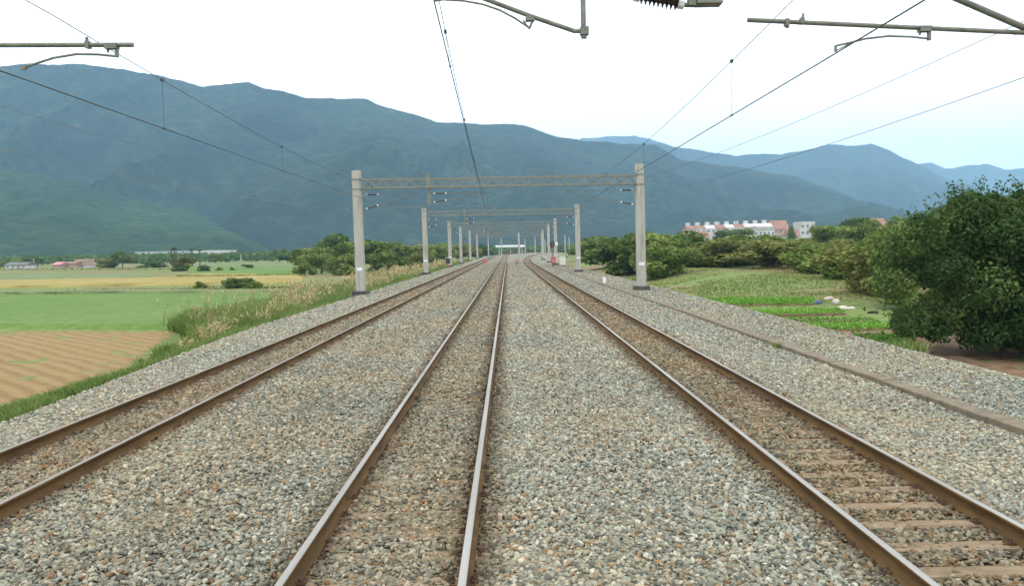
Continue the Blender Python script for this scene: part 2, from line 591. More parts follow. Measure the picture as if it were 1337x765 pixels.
SP, SS = stone_points()
me = bpy.data.meshes.new('ballast_stones')
me.vertices.add(len(SP)); me.vertices.foreach_set('co', SP.astype(np.float32).ravel())
a = me.attributes.new('rot', 'FLOAT_VECTOR', 'POINT')
a.data.foreach_set('vector', np.stack([rng.normal(0, .45, len(SP)), rng.normal(0, .45, len(SP)), rng.uniform(0, 6.28, len(SP))], 1).astype(np.float32).ravel())
a = me.attributes.new('scl', 'FLOAT_VECTOR', 'POINT')
sc3 = np.stack([SS * rng.uniform(.95, 1.5, len(SP)), SS * rng.uniform(.75, 1.05, len(SP)), SS * rng.uniform(.5, .85, len(SP))], 1)
a.data.foreach_set('vector', sc3.astype(np.float32).ravel())
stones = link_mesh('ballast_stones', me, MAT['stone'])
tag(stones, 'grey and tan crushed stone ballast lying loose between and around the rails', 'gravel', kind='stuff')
g = bpy.data.node_groups.new('scatter', 'GeometryNodeTree')
g.interface.new_socket('Geometry', in_out='INPUT', socket_type='NodeSocketGeometry')
g.interface.new_socket('Geometry', in_out='OUTPUT', socket_type='NodeSocketGeometry')
gi = g.nodes.new('NodeGroupInput'); go = g.nodes.new('NodeGroupOutput')
join = g.nodes.new('GeometryNodeJoinGeometry')
for k in range(7):
    ico = g.nodes.new('GeometryNodeMeshIcoSphere'); ico.inputs['Radius'].default_value = 1; ico.inputs['Subdivisions'].default_value = 1 if k % 2 else 2
    sp = g.nodes.new('GeometryNodeSetPosition')
    p_ = g.nodes.new('GeometryNodeInputPosition')
    tn = g.nodes.new('ShaderNodeTexNoise'); tn.noise_dimensions = '4D'
    tn.inputs['W'].default_value = k * 3.7; tn.inputs['Scale'].default_value = .95; tn.inputs['Detail'].default_value = 1.0
    g.links.new(p_.outputs[0], tn.inputs['Vector'])
    sub = g.nodes.new('ShaderNodeVectorMath'); sub.operation = 'SUBTRACT'; sub.inputs[1].default_value = (.5, .5, .5)
    g.links.new(tn.outputs['Color'], sub.inputs[0])
    mul = g.nodes.new('ShaderNodeVectorMath'); mul.operation = 'SCALE'; mul.inputs['Scale'].default_value = 1.9
    g.links.new(sub.outputs[0], mul.inputs[0])
    g.links.new(ico.outputs['Mesh'], sp.inputs['Geometry']); g.links.new(mul.outputs[0], sp.inputs['Offset'])
    sm = g.nodes.new('GeometryNodeSetMaterial'); sm.inputs['Material'].default_value = MAT['stone']
    g.links.new(sp.outputs[0], sm.inputs[0])
    ti = g.nodes.new('GeometryNodeGeometryToInstance')
    g.links.new(sm.outputs[0], ti.inputs[0]); g.links.new(ti.outputs[0], join.inputs[0])
iop = g.nodes.new('GeometryNodeInstanceOnPoints'); iop.inputs['Pick Instance'].default_value = True
na = g.nodes.new('GeometryNodeInputNamedAttribute'); na.data_type = 'FLOAT_VECTOR'; na.inputs['Name'].default_value = 'rot'
nb = g.nodes.new('GeometryNodeInputNamedAttribute'); nb.data_type = 'FLOAT_VECTOR'; nb.inputs['Name'].default_value = 'scl'
e2r = g.nodes.new('FunctionNodeEulerToRotation')
rv = g.nodes.new('FunctionNodeRandomValue'); rv.data_type = 'INT'
rv.inputs[4].default_value = 0; rv.inputs[5].default_value = 6
g.links.new(gi.outputs[0], iop.inputs['Points']); g.links.new(join.outputs[0], iop.inputs['Instance'])
g.links.new(rv.outputs[2], iop.inputs['Instance Index'])
g.links.new(na.outputs['Attribute'], e2r.inputs[0]); g.links.new(e2r.outputs[0], iop.inputs['Rotation'])
g.links.new(nb.outputs['Attribute'], iop.inputs['Scale']); g.links.new(iop.outputs[0], go.inputs[0])
stones.modifiers.new('scatter', 'NODES').node_group = g

# ------------------------------------------------------------------ rails
RAIL_PROFILE = [(-.070, -.170), (.070, -.170), (.070, -.158), (.012, -.140), (.012, -.045), (.037, -.034), (.038, -.006), (.034, 0.0), (-.034, 0.0), (-.038, -.006), (-.037, -.034), (-.012, -.045), (-.012, -.140), (-.070, -.158)]
ry = np.concatenate([np.arange(-9, 60, 1.5), 60 + axis(100, 830, 3, 1.03)])


def rail(track, side, label, head):
    c = TRACKS[track] + side * GAUGE / 2
    n = len(RAIL_PROFILE)
    xx = c + (off_right(ry) if track == 'right' else off_main(ry))
    V = np.array([[(x + px, y, pz) for (px, pz) in RAIL_PROFILE] for x, y in zip(xx, ry)]).reshape(-1, 3)
    fs = []; mi = []
    for k in range(len(ry) - 1):
        for i in range(n):
            j = (i + 1) % n
            fs.append((k * n + i, k * n + j, k * n + n + j, k * n + n + i))
            mi.append(1 if i == 7 else 0)
    me = np_mesh('rail', V, np.array(fs), 4, mat_idx=mi)
    tag(link_mesh('rail', me, [MAT['rust'], MAT[head]]), label, 'rail', 'running rails')


rail('left', -1, 'outer rusty rail of the left track, nearest the grass verge', 'dullsteel')
rail('left', 1, 'inner rusty rail of the left track, nearer the middle track', 'dullsteel')
rail('centre', -1, 'left rail of the middle track, worn shiny grey on top', 'steel')
rail('centre', 1, 'right rail of the middle track, shiny, running almost straight away', 'steel')
rail('right', -1, 'inner rail of the right track, rust brown with a bright top', 'steel')
rail('right', 1, 'outer rail of the right track, nearest the concrete trough', 'steel')


# sleepers with their rail clips
def make_sleeper(y, track):
    c = TRACKS[track]
    lab = {'right': 'tan dusty concrete sleeper showing between the rails of the right track',
           'centre': 'stone covered sleeper showing in patches between the rails of the middle track'}[track]
    o = thing('sleeper', lab, 'sleeper', (c, y, -.17), 'sleepers of the %s track' % ('right' if track == 'right' else 'middle'))
    b = MB((0, 0, 0)); b.box((0, 0, -.075), (2.5, .235, .155), taper=.93)
    for s in (-1, 1):
        b.box((s * GAUGE / 2, 0, .001), (.30, .16, .012))
    b.build('beam', MAT['sleeper'], o)
    for s in (-1, 1):
        for e in (-1, 1):
            q = MB(); x = s * GAUGE / 2 + e * .105
            q.box((x, 0, .018), (.07, .11, .03), bevel=.008)
            q.tube([(x + e * .03, -.04, .03), (x - e * .02, 0, .05), (x + e * .03, .04, .03)], .011, 6)
            q.build('rail_clip', MAT['clip'], o)
    return o


for track, n in (('right', 22), ('centre', 9)):
    first = None
    for k in range(n):
        y = SL0 + (k + 1) * SLEEPER_STEP
        if first is None:
            first = make_sleeper(y, track)
        else:
            c = copy_tree(first)
            c.location = (TRACKS[track] + random.uniform(-.02, .02), y + random.uniform(-.012, .012), -.17)
            c.rotation_euler = (0, 0, random.uniform(-.012, .012))

# ------------------------------------------------------------------ concrete cable trough along the right track
ty = np.concatenate([np.arange(-6, 70, 1.0), np.arange(70, 171, 4.0)])
b = MB((8.55, 0, -.5))
tpts = []
for k in range(len(ty) - 1):
    y0, y1 = ty[k], ty[k + 1] - .018
    j = random.uniform(-.012, .012); hz = random.uniform(-.008, .012)
    x0 = 8.55 + float(off_right(y0)) * .9 - .25 * float(sstep(y0, 30, 70)) + j
    x1 = 8.55 + float(off_right(y1)) * .9 - .25 * float(sstep(y1, 30, 70)) + j
    zt = -.385 + hz
    vs = []
    for (x, y) in ((x0, y0), (x1, y1)):
        vs += [(x - .17, y, -.62), (x - .17, y, zt - .015), (x - .155, y, zt), (x + .155, y, zt), (x + .17, y, zt - .015), (x + .17, y, -.62)]
    b.add(vs, [(i, i + 1, i + 7, i + 6) for i in range(5)] + [(5, 4, 3, 2, 1, 0), (6, 7, 8, 9, 10, 11)])
tag(b.build('cable_trough', MAT['trough']), 'long low tan concrete trough of slabs running beside the right track', 'cable trough')

# ------------------------------------------------------------------ portal gantries
CONTACT_Z = 5.15


def insulator(parent, a, b_, r=.07, n=8, metal=True):
    a = Vector(a); b_ = Vector(b_); d = b_ - a
    m = MB()
    core = [a + d * .04, a + d * .96]
    m.tube(core, r * .45, 8, 0)
    for k in range(n):
        t = .16 + .68 * k / (n - 1)
        c = a + d * t; w = d.normalized() * (d.length * .028)
        m.tube([c - w, c - w * .3, c + w], [r * .55, r, r * .45], 10, 0)
    for t0, t1 in ((0, .12), (.88, 1)):
        m.tube([a + d * t0, a + d * t1], r * .72, 8, 1)
    return m.build('insulator', [MAT['insul'], MAT['white'] if metal else MAT['galv']], parent, smooth=False)


def cantilever(root, y, xm, xw, sgn, near=False, ztop=6.45, zlow=5.55, zreg=5.95, zc=CONTACT_Z, reach=None):
    """arm from a post at xm carrying the wires over x = xw; sgn: +1 when the arm points to +x"""
    L = abs(xw - xm)
    m = MB()
    o = None
    xi = xm + sgn * .25
    ins = .95
    top_a = Vector((xi, y, ztop)); top_b = top_a + Vector((sgn * ins, 0, .0))
    mx = xw - sgn * .2                                    # messenger support
    low_a = Vector((xi, y, zlow)); hd = Vector((mx - xi, 0, ztop - .06 - zlow)).normalized()
    low_b = low_a + hd * ins
    m.tube([top_b, (mx + sgn * .45, y, ztop + .02)], .024, 8)
    m.tube([low_b, (mx, y, ztop - .05)], .03, 8)
    m.box((mx, y, ztop + .02), (.09, .06, .12))
    # registration tube hangs from the strut
    p = low_b + (Vector((mx, y, ztop)) - low_b) * .15
    m.tube([(p.x, y, zreg), (xw + sgn * .6, y, zreg - .05)], .022, 8)
    m.tube([(p.x, y, p.z), (p.x, y, zreg)], .02, 6)
    q = low_b + (Vector((mx, y, ztop)) - low_b) * .62
    m.tube([q, (q.x + sgn * .2, y, zreg - .02)], .010, 6)
    xb = xw + sgn * .5
    m.bar((xb, y, zreg - .05), (xb, y, zc + .32), .05, .03)
    m.tube([(xb, y, zc + .32), (xb - sgn * .35, y, zc + .34), (xb - sgn * .75, y, zc + .22), (xw - sgn * .5, y, zc + .06), (xw - sgn * .5, y, zc + .0)] if False else
           [(xb, y, zc + .32), (xb - sgn * .25, y, zc + .30), (xb - sgn * .45, y, zc + .18), (xw, y, zc + .02)], .012, 6)
    for zz in (ztop, zlow):
        m.box((xm + sgn * .13, y, zz), (.26, .09, .09))
    o = m.build('cantilever', MAT['arm'], root)
    insulator(o, top_a, top_b, .085); insulator(o, low_a, low_b, .085)
    return o


def mast(root, x, y, zb, zt, w=.66, outer=0, detail=True):
    m = MB(root.location)
    lean = -.011 * (zt - zb)
    # square pole with chamfers and a slight taper
    def ring(z, hw, dx):
        c = hw * .82
        return [Vector((x + dx + a, y + b2, z)) for (a, b2) in ((-c, -hw), (c, -hw), (hw, -c), (hw, c), (c, hw), (-c, hw), (-hw, c), (-hw, -c))]
    rs = [ring(zb, w / 2, 0), ring(zb + .62 * (zt - zb), w / 2 * .97, lean * .62), ring(zt - .03, w / 2 * .94, lean), ring(zt, w / 2 * .88, lean)]
    vs = [p for r_ in rs for p in r_]; fs = []
    for k in range(3):
        for i in range(8):
            j = (i + 1) % 8
            fs.append((k * 8 + i, k * 8 + j, k * 8 + 8 + j, k * 8 + 8 + i))
    fs.append(tuple(range(24, 32)))
    m.add(vs, fs)
    o = m.build('mast', MAT['concrete'], root)
    f = MB(root.location)
    f.box((x, y, zb - .02), (1.15, 1.0, .42), bevel=.03)
    f.box((x, y, zb - .26), (1.95, 1.5, .25), bevel=.02)
    f.build('footing', MAT['footing'], o)
    pz = zb + .20 * (zt - zb)
    if detail:
        p = MB(root.location); p.box((x + lean * .2, y - w / 2 - .012, pz), (.40, .016, .24)); p.build('number_plate', MAT['white'], o)
        for zz in (8.08, 7.36):
            s = MB(root.location)
            s.box((x + lean * .85, y, zz), (w + .05, w + .05, .07))
            s.build('clamp_band', MAT['galv'], o)
        if outer:
            for zz in (6.9, 5.75) if outer < 0 else (7.9, 6.6):
                bk = MB(root.location)
                bk.bar((x + outer * w / 2, y, zz), (x + outer * (w / 2 + .55), y, zz + .04), .06, .06)
                bk.tube([(x + outer * (w / 2 + .48), y, zz + .04), (x + outer * (w / 2 + .48), y, zz + .2)], [.05, .03], 8)
                bk.build('feeder_bracket', MAT['galv'], o)
    return o


def truss(root, xl, xr, y, zb=7.42, zt=8.02, bays=26):
    m = MB(root.location)
    hw = .28
    for yy in (y - hw, y + hw):
        m.bar((xl, yy, zt), (xr, yy, zt), .10, .13)
        m.bar((xl, yy, zb), (xr, yy, zb), .10, .13)
        for k in range(bays):
            a = xl + (xr - xl) * k / bays; c = xl + (xr - xl) * (k + 1) / bays
            z0, z1 = (zb, zt) if k % 2 == 0 else (zt, zb)
            m.bar((a, yy, z0), (c, yy, z1), .075, .075)
    for k in range(0, bays + 1, 2):
        a = xl + (xr - xl) * k / bays
        m.bar((a, y - hw + .04, zb), (a, y + hw - .04, zb), .045, .045)
    return m.build('truss_beam', MAT['galv'], root)


PORTALS = [  # y, left mast x, right mast x, label
    (10.8, -13.0, 11.6, 'nearest gantry, overhead at the top edge, only its cantilever arms showing'),
    (60.0, -11.0, 9.95, 'large concrete post gantry whose lattice beam crosses all three tracks in full view'),
    (109.0, -11.1, 9.55, 'second gantry framed inside the large near one, with thinner looking posts'),
    (158.0, -11.3, 9.45, 'third gantry along the line, its left post rising beside the small black signal'),
    (190.0, -11.0, 9.75, 'fourth gantry along the line, just behind the one beside the small black signal'),
    (236.0, -11.0, 10.4, 'fifth gantry along the line, pale and thin, before the tracks bend'),
    (292.0, -11.0, 12.5, 'most distant gantry, small and hazy where the tracks start to bend right'),
]
for i, (y, xl, xr, lab) in enumerate(PORTALS):
    xm = (xl + xr) / 2
    root = thing('portal_gantry', lab, 'catenary gantry', (xm, y, -.5), 'gantries over the three tracks')
    zb = -.36
    zt = 8.75 - (.25 if i > 1 else 0)
    if i == 0: zt = 9.0
    mast(root, xl, y, zb, zt - .05, outer=-1 if i in (0, 1, 2, 3) else 0, detail=i < 4)
    mast(root, xr, y, zb, zt + .1, outer=1 if i in (0, 1, 2, 3) else 0, detail=i < 4)
    truss(root, xl + .35, xr - .35, y, bays=40 if i < 3 else 24)
    o = root.location
    # drop post between the left and middle tracks
    ins_root = root
    rootrel = Vector(o)

    class Shift:
        pass
    def canti(**kw):
        return cantilever(root, **kw)
    if i == 0:
        continue
    dp = MB(o); xd = -5.75
    dp.bar((xd, y, 6.1), (xd, y, 8.35), .22, .22); dp.box((xd, y, 8.36), (.3, .3, .04))
    dp.box((xd, y - .36, 7.72), (.34, .06, .8))
    dp.build('drop_post', MAT['galv'], root)
    for (xm_, xw, sg) in ((xl + .3, TRACKS['left'] - .25, 1), (xd + .08, TRACKS['centre'] - .2, 1), (xr - .32, TRACKS['right'] + .2 + float(off_right(y)), -1)):
        c = cantilever(root, y - o.y, xm_ - o.x, xw - o.x, sg, ztop=6.95 - o.z, zlow=(5.9 if xm_ != xd + .08 else 6.3) - o.z, zreg=6.0 - o.z, zc=CONTACT_Z - o.z)

# arms of the nearest gantry: positions taken from the photograph at its distance
root = bpy.data.objects['portal_gantry']
o = Vector(root.location); Y0 = 10.8


def P0(u, v):
    return at(u, v, Y0) - o


m = MB()
m.tube([P0(-260, 60), P0(174, 59)], .030, 10)                      # left registration tube
m.box(P0(115, 59), (.05, .09, .09)); m.bar(P0(115, 59), P0(113, 49), .035, .02)
m.box(P0(146, 61), (.16, .10, .07)); m.bar(P0(152.5, 60), P0(152.5, 75), .035, .05); m.bar(P0(141, 62), P0(141, 69), .02, .03)
m.tube([P0(153, 74), P0(128, 71.5), P0(100, 71), P0(70, 76), P0(48, 83), P0(34, 88)], .016, 8)
m.box(P0(31, 89), (.07, .05, .05))
m.tube([P0(-260, -30), P0(-60, 60)], .03, 8)
left_arm = m.build('cantilever', MAT['arm'], root, smooth=False)
insulator(left_arm, P0(-360, -75), P0(-260, -30), .085)
m = MB()
m.tube([P0(976, 26.5), P0(1440, 48)], .030, 10)                    # right registration tube
m.box(P0(1027, 30), (.05, .09, .09)); m.bar(P0(1027, 30), P0(1028, 37), .04, .03)
m.box(P0(1047, 28), (.05, .08, .08)); m.bar(P0(1047, 28), P0(1049, 18), .03, .02)
m.box(P0(1207, 38.5), (.15, .10, .07)); m.bar(P0(1213, 38), P0(1213, 53), .035, .05); m.bar(P0(1201, 40), P0(1201, 46), .02, .03)
m.tube([P0(1213, 51), P0(1190, 48.5), P0(1160, 47.5), P0(1130, 51), P0(1108, 56.5), P0(1090, 60.5)], .014, 8)
m.bar(P0(1091, 60), P0(1091, 68), .03, .03); m.tube([P0(1091, 67), P0(1110, 57)], .009, 6)
m.tube([P0(1190, -27), P0(1345, 40)], .042, 10)                    # inclined strut
m.tube([P0(1337, 38), P0(1500, 104)], .036, 8); m.tube([P0(1337, 39), P0(1326, 45)], .02, 6)
right_arm = m.build('cantilever', MAT['arm'], root, smooth=False)
insulator(right_arm, P0(1500, 104), P0(1590, 142), .085)
m = MB()
m.tube([P0(758.5, -160), P0(762, 50)], [.032, .036], 10)           # hanging tube of the middle arm
m.box(P0(763, 41), (.11, .10, .10)); m.box(P0(763, 48), (.06, .06, .05))
m.tube([P0(763, 41), P0(750, 41), P0(694, 22), P0(620, -6), P0(470, -60)], .030, 10)
m.box(P0(692, 25), (.12, .09, .06)); m.bar(P0(697, 24), P0(691, 38), .03, .03); m.bar(P0(683, 27), P0(691, 38), .02, .02)
m.tube([P0(690, 36), P0(672, 24), P0(652, 13.5), P0(630, 6), P0(605, 1.5), P0(578, 0), P0(566, 2)], .014, 8)
m.tube([P0(836, -3), P0(700, -62), P0(500, -150)], .030, 8)
m.box(P0(903, 4), (.10, .12, .09)); m.tube([P0(893, 7), P0(915, 7)], .03, 8)
mid_arm = m.build('cantilever', MAT['arm'], root, smooth=False)
insulator(mid_arm, P0(893, 5), P0(828, -6), .115, n=9)
m = MB()
p = P0(925, 0)
m.bar((p.x, p.y, p.z - .07), (p.x, p.y, 9.0), .33, .22)
m.build('drop_post', MAT['galv'], root)


# ------------------------------------------------------------------ wires
def wire_pts(fn, y0, y1, step):
    n = max(2, int((y1 - y0) / step))
    return [fn(y0 + (y1 - y0) * k / n) for k in range(n + 1)]


SUPPORT = [-38.2, 10.8, 60, 109, 158, 190, 236, 292, 350]
ZC0 = {'left': 5.20, 'centre': 6.06, 'right': 5.24}
SYS = {'left': 1.15, 'centre': .75, 'right': 1.25}


def line_functions(track):
    c = TRACKS[track]
    st = []
    for k, s in enumerate(SUPPORT):
        if track == 'left':
            x = c + (-.18 if k % 2 == 1 else -.25); z = 5.15
        elif track == 'right':
            x = c + (.28 if k == 1 else .2); z = 5.2
        else:
            x = {1: -.93, 2: -1.5, 0: -.5}.get(k, c - .2); z = 6.06 if k == 1 else (6.6 if k == 0 else 5.2)
        x += float(off_right(s) if track == 'right' else off_main(s))
        st.append((s, x, z))
    ys = np.array([q[0] for q in st]); xs = np.array([q[1] for q in st]); zs = np.array([q[2] for q in st])
    def contact(y):
        return Vector((float(np.interp(y, ys, xs)), y, float(np.interp(y, ys, zs))))
    def messenger(y):
        p = contact(y)
        k = int(np.clip(np.searchsorted(ys, y) - 1, 0, len(ys) - 2))
        t = (y - ys[k]) / (ys[k + 1] - ys[k])
        zt0 = zs[k] + (SYS[track] if k <= 1 else 1.65); zt1 = zs[k + 1] + (SYS[track] if k + 1 <= 1 else 1.65)
        z = zt0 * (1 - t) + zt1 * t - 4 * .75 * t * (1 - t)
        dx = -.07 if track == 'centre' else 0
        return Vector((p.x + dx, y, max(z, p.z + .45)))
    return contact, messenger


for track, lab in (('left', 'overhead wire pair with droppers above the left track'),
                   ('centre', 'overhead wire pair above the middle track, rising to the top edge'),
                   ('right', 'overhead wire pair above the right track, crossing the white sky')):
    contact, messenger = line_functions(track)
    root = thing('overhead_line', lab, 'overhead line', (TRACKS[track], 0, 5.2), 'overhead lines above the tracks')
    m = MB(root.location); m.tube(wire_pts(contact, -4, 345, 3.0), .0095, 6); m.build('contact_wire', MAT['wire'], root)
    m = MB(root.location); m.tube(wire_pts(messenger, -4, 345, 1.6), .0065, 6); m.build('messenger_wire', MAT['wire'], root)
    ds = {'left': [15.75, 24.0, 32, 40, 48, 56, 64, 73, 82, 91, 100], 'centre': [14.6, 22.5, 31, 40, 49, 64, 73, 82, 91, 100],
          'right': [15.6, 25.5, 35, 44, 53, 64, 73, 82, 91, 100]}[track]
    for y in ds:
        a, b_ = contact(y), messenger(y)
        m = MB(root.location); m.tube([a, b_], .0035, 5)
        m.box(b_, (.045, .09, .055)); m.box(a, (.03, .06, .035))
        m.build('dropper', MAT['wire'], root)

FEED = [('left', [(-13.85, 7.05), (-11.8, 7.05), (-11.9, 7.05), (-12.1, 7.05), (-11.9, 7.05)], 'upper faint tan feeder wire left of the tracks against the hills'),
        ('left', [(-13.85, 5.9), (-11.8, 5.9), (-11.9, 5.9), (-12.1, 5.9), (-11.9, 5.9)], 'lower faint tan feeder wire left of the tracks against the hills'),
        ('right', [(12.4, 8.05), (10.75, 8.05), (10.35, 8.05), (10.25, 8.05), (10.6, 8.05)], 'upper thin feeder wire right of the tracks crossing the white sky'),
        ('right', [(12.4, 6.75), (10.75, 6.75), (10.35, 6.75), (10.25, 6.75), (10.6, 6.75)], 'lower thin feeder wire right of the tracks above the big bush')]
for side, pts, lab in FEED:
    ys = SUPPORT[1:6]
    full = []
    for k in range(len(ys) - 1):
        for j in range(16):
            t = j / 16
            full.append((pts[k][0] * (1 - t) + pts[k + 1][0] * t, ys[k] * (1 - t) + ys[k + 1] * t, pts[k][1] * (1 - t) + pts[k + 1][1] * t - 4 * .45 * t * (1 - t)))
    full.append((pts[-1][0], ys[-1], pts[-1][1]))
    full.insert(0, (pts[0][0] * 1.02, -4, pts[0][1] + .1))
    m = MB((pts[1][0], 0, pts[1][1])); m.tube(full, .0085, 6)
    tag(m.build('feeder_wire', MAT['feeder'] if side == 'left' else MAT['wire']), lab, 'wire', 'feeder wires')

# ------------------------------------------------------------------ far single masts
SINGLE = [(638, 335, 345, 'pale far mast left of the tracks, left of the long white roof'),
          (655, 334, 400, 'faint far mast in front of the long white roof'),
          (678, 333, 262, 'tallest far mast, standing alone between the middle and right tracks'),
          (686, 332, 430, 'thin far mast just right of the tallest lone mast'),
          (699, 332, 350, 'far mast where the right track bends away'),
          (712, 331, 450, 'thin far mast left of the signal post'),
          (738, 331, 330, 'far mast just right of the cream cabinet'),
          (743.5, 330, 390, 'thin far mast between the cream cabinet and the right gantry post')]
for (u, v, y, lab) in SINGLE:
    p = at(u, v, y)
    zb = -.4
    root = thing('catenary_mast', lab, 'mast', (p.x, y, zb), 'far masts by the bend')
    mast(root, p.x, y, zb, 8.2, w=.62 if u == 678 else .5, detail=False)
    m = MB(root.location)
    m.bar((p.x, y - .3, 6.6), (p.x - 2.4, y - .3, 6.7), .07); m.bar((p.x, y - .3, 5.6), (p.x - 2.2, y - .3, 6.6), .06)
    m.build('bracket_arm', MAT['galv'], root)

# ------------------------------------------------------------------ lineside equipment
def post_signal():
    y = 150; p = at(721.5, 342, y); zb = -.55
    root = thing('signal_post', 'tall signal post with round black head beside the cream cabinet', 'signal', (p.x, y, zb))
    m = MB(); m.tube([(0, 0, 0), (0, 0, 4.4)], [.12, .09], 10); m.box((0, 0, .1), (.6, .6, .25), bevel=.04); m.build('post', MAT['galv'], root)
    h = MB(); h.tube([(0, -.2, 4.1), (0, .1, 4.1)], .48, 20); h.box((0, .02, 4.1), (.55, .2, 1.3), bevel=.06)
    hd = h.build('signal_head', MAT['black'], root)
    for z in (4.32, 3.88):
        l = MB(); l.tube([(0, -.21, z), (0, -.26, z)], .14, 14); l.build('lens', MAT['red'] if z < 4 else MAT['pane'], hd)
    d = MB(); d.tube([(.75, -.05, 4.2), (.75, 0, 4.2)], .32, 20); d.bar((.0, 0, 4.2), (.6, 0, 4.2), .05); d.build('disc', MAT['white'], root)
    l = MB()
    for s in (-.16, .16): l.bar((s, .25, 0.2), (s, .2, 4.0), .04)
    for k in range(9): l.bar((-.16, .24, .5 + k * .38), (.16, .24, .5 + k * .38), .03)
    l.build('ladder', MAT['galv'], root)


post_signal()
y = 147; p = at(722.5, 340, y)
root = thing('telephone_box', 'bright red box on a short stand at the foot of the signal', 'telephone box', (p.x, y, -.6))
m = MB(); m.box((0, 0, .35), (.3, .3, .7)); m.build('stand', MAT['footing'], root)
m = MB(); m.box((0, 0, 1.15), (.85, .5, 1.0), bevel=.05); m.box((0, 0, 1.68), (.95, .6, .08), bevel=.02); bx_ = m.build('case', MAT['red'], root)
m = MB(); m.box((0, -.265, 1.1), (.55, .02, .7)); m.build('door', MAT['dullred'], root)
y = 150; p = at(734.5, 340, y)
root = thing('equipment_cabinet', 'cream lineside cabinet standing right of the red box', 'cabinet', (p.x, y, -.6))
m = MB(); m.box((0, 0, .1), (1.25, 1.0, .2)); m.build('plinth', MAT['footing'], root)
m = MB(); m.box((0, 0, 1.03), (1.1, .85, 1.66), bevel=.04); m.box((0, 0, 1.9), (1.25, 1.0, .08), bevel=.02); m.build('case', MAT['cream'], root)
for s in (-1, 1):
    m = MB(); m.box((s * .26, -.435, 1.03), (.48, .015, 1.45)); m.build('door', MAT['cream'], root)
y = 151; p = at(729, 340, y)
root = thing('notice_board', 'pale pinkish board between the red box and the cream cabinet', 'board', (p.x, y, -.6))
m = MB(); m.box((0, 0, 1.25), (1.1, .05, .9), bevel=.01); m.build('panel', MAT['sack'], root)
for s in (-1, 1):
    m = MB(); m.bar((s * .4, .05, 0), (s * .4, .05, 1.6), .06); m.build('leg', MAT['galv'], root)


def dwarf_signal():
    y = 150; p = at(585, 347, y)
    root = thing('dwarf_signal', 'small black signal at the foot of the third left post', 'signal', (p.x, y, -.5))
    m = MB(); m.box((0, 0, .1), (.8, .8, .2), bevel=.03); m.build('plinth', MAT['footing'], root)
    m = MB(); m.tube([(0, 0, .2), (0, 0, .8)], .11, 10); m.build('post', MAT['dullred'], root)
    m = MB(); m.box((0, 0, 1.3), (.75, .35, .95), bevel=.08); h = m.build('signal_head', MAT['black'], root)
    for dx, dz in ((-.17, 1.15), (.17, 1.45)):
        l = MB(); l.tube([(dx, -.18, dz), (dx, -.24, dz)], .11, 12); l.build('lens', MAT['pane'], h)
    m = MB(); m.box((.0, 0, 1.83), (.95, .5, .07), bevel=.02); m.build('hood', MAT['sack'], root)


dwarf_signal()


def point_indicator(u, v, y, mt, lab):
    p = at(u, v, y)
    root = thing('point_indicator', lab, 'point indicator', (p.x, y, -.2), 'point indicators in the ballast')
    m = MB(); m.box((0, 0, .12), (.7, .6, .25), bevel=.03); m.build('machine', MAT['footing'] if mt != 'red' else MAT['dullred'], root)
    m = MB(); m.tube([(0, 0, .2), (0, 0, .5)], .06, 8); m.build('stem', MAT['galv'], root)
    m = MB(); m.box((0, 0, .62), (.85, .12, .42), bevel=.04); m.build('target', MAT[mt], root)


point_indicator(633, 344, 163, 'red', 'bright red point indicator between the left and middle tracks')
point_indicator(675.5, 344, 160, 'dullred', 'dull orange point indicator between the middle and right tracks')
for (u, v, y, h, lab) in ((789, 370, 71, .62, 'short white marker post on the ballast left of the near right gantry post'),):
    p = at(u, v, y)
    m = MB((p.x, y, -.5)); m.box((p.x, y, -.5 + h / 2), (.26, .2, h), bevel=.03)
    o_ = thing('marker_post', lab, 'marker post', (p.x, y, -.5))
    m.build('post', MAT['white'], o_)
    m = MB((p.x, y, -.5)); m.box((p.x, y, -.46), (.4, .34, .1), bevel=.02); m.build('base', MAT['footing'], o_)

# ------------------------------------------------------------------ leaves and trees
def leaf_cloud(centers, size, normal_bias=None, aspect=1.7, tint=None, jitter=.35, upright=0.0):
    """one folded leaf (two triangles) per centre"""
    n = len(centers)
    d = rng.normal(size=(n, 3)) + np.array([0, 0, upright]); d /= np.linalg.norm(d, axis=1)[:, None]
    nb = rng.normal(size=(n, 3))
    if normal_bias is not None: nb = nb * .8 + normal_bias
    nb /= np.linalg.norm(nb, axis=1)[:, None]
    s = np.cross(nb, d); s /= np.maximum(np.linalg.norm(s, axis=1), 1e-6)[:, None]
    d = np.cross(s, nb)
    sz = (size * (1 + jitter * rng.normal(size=n))).clip(.35 * np.min(size) if np.ndim(size) else .35 * size)[:, None]
    a = centers - d * sz * aspect / 2; c = centers + d * sz * aspect / 2
    b1 = centers - s * sz / 2 + nb * sz * .12; b2 = centers + s * sz / 2 + nb * sz * .12
    V = np.stack([a, b1, c, b2], 1).reshape(-1, 3)
    Fq = np.arange(4 * n).reshape(n, 4)
    t = rng.random(n) if tint is None else tint
    return V, Fq, t


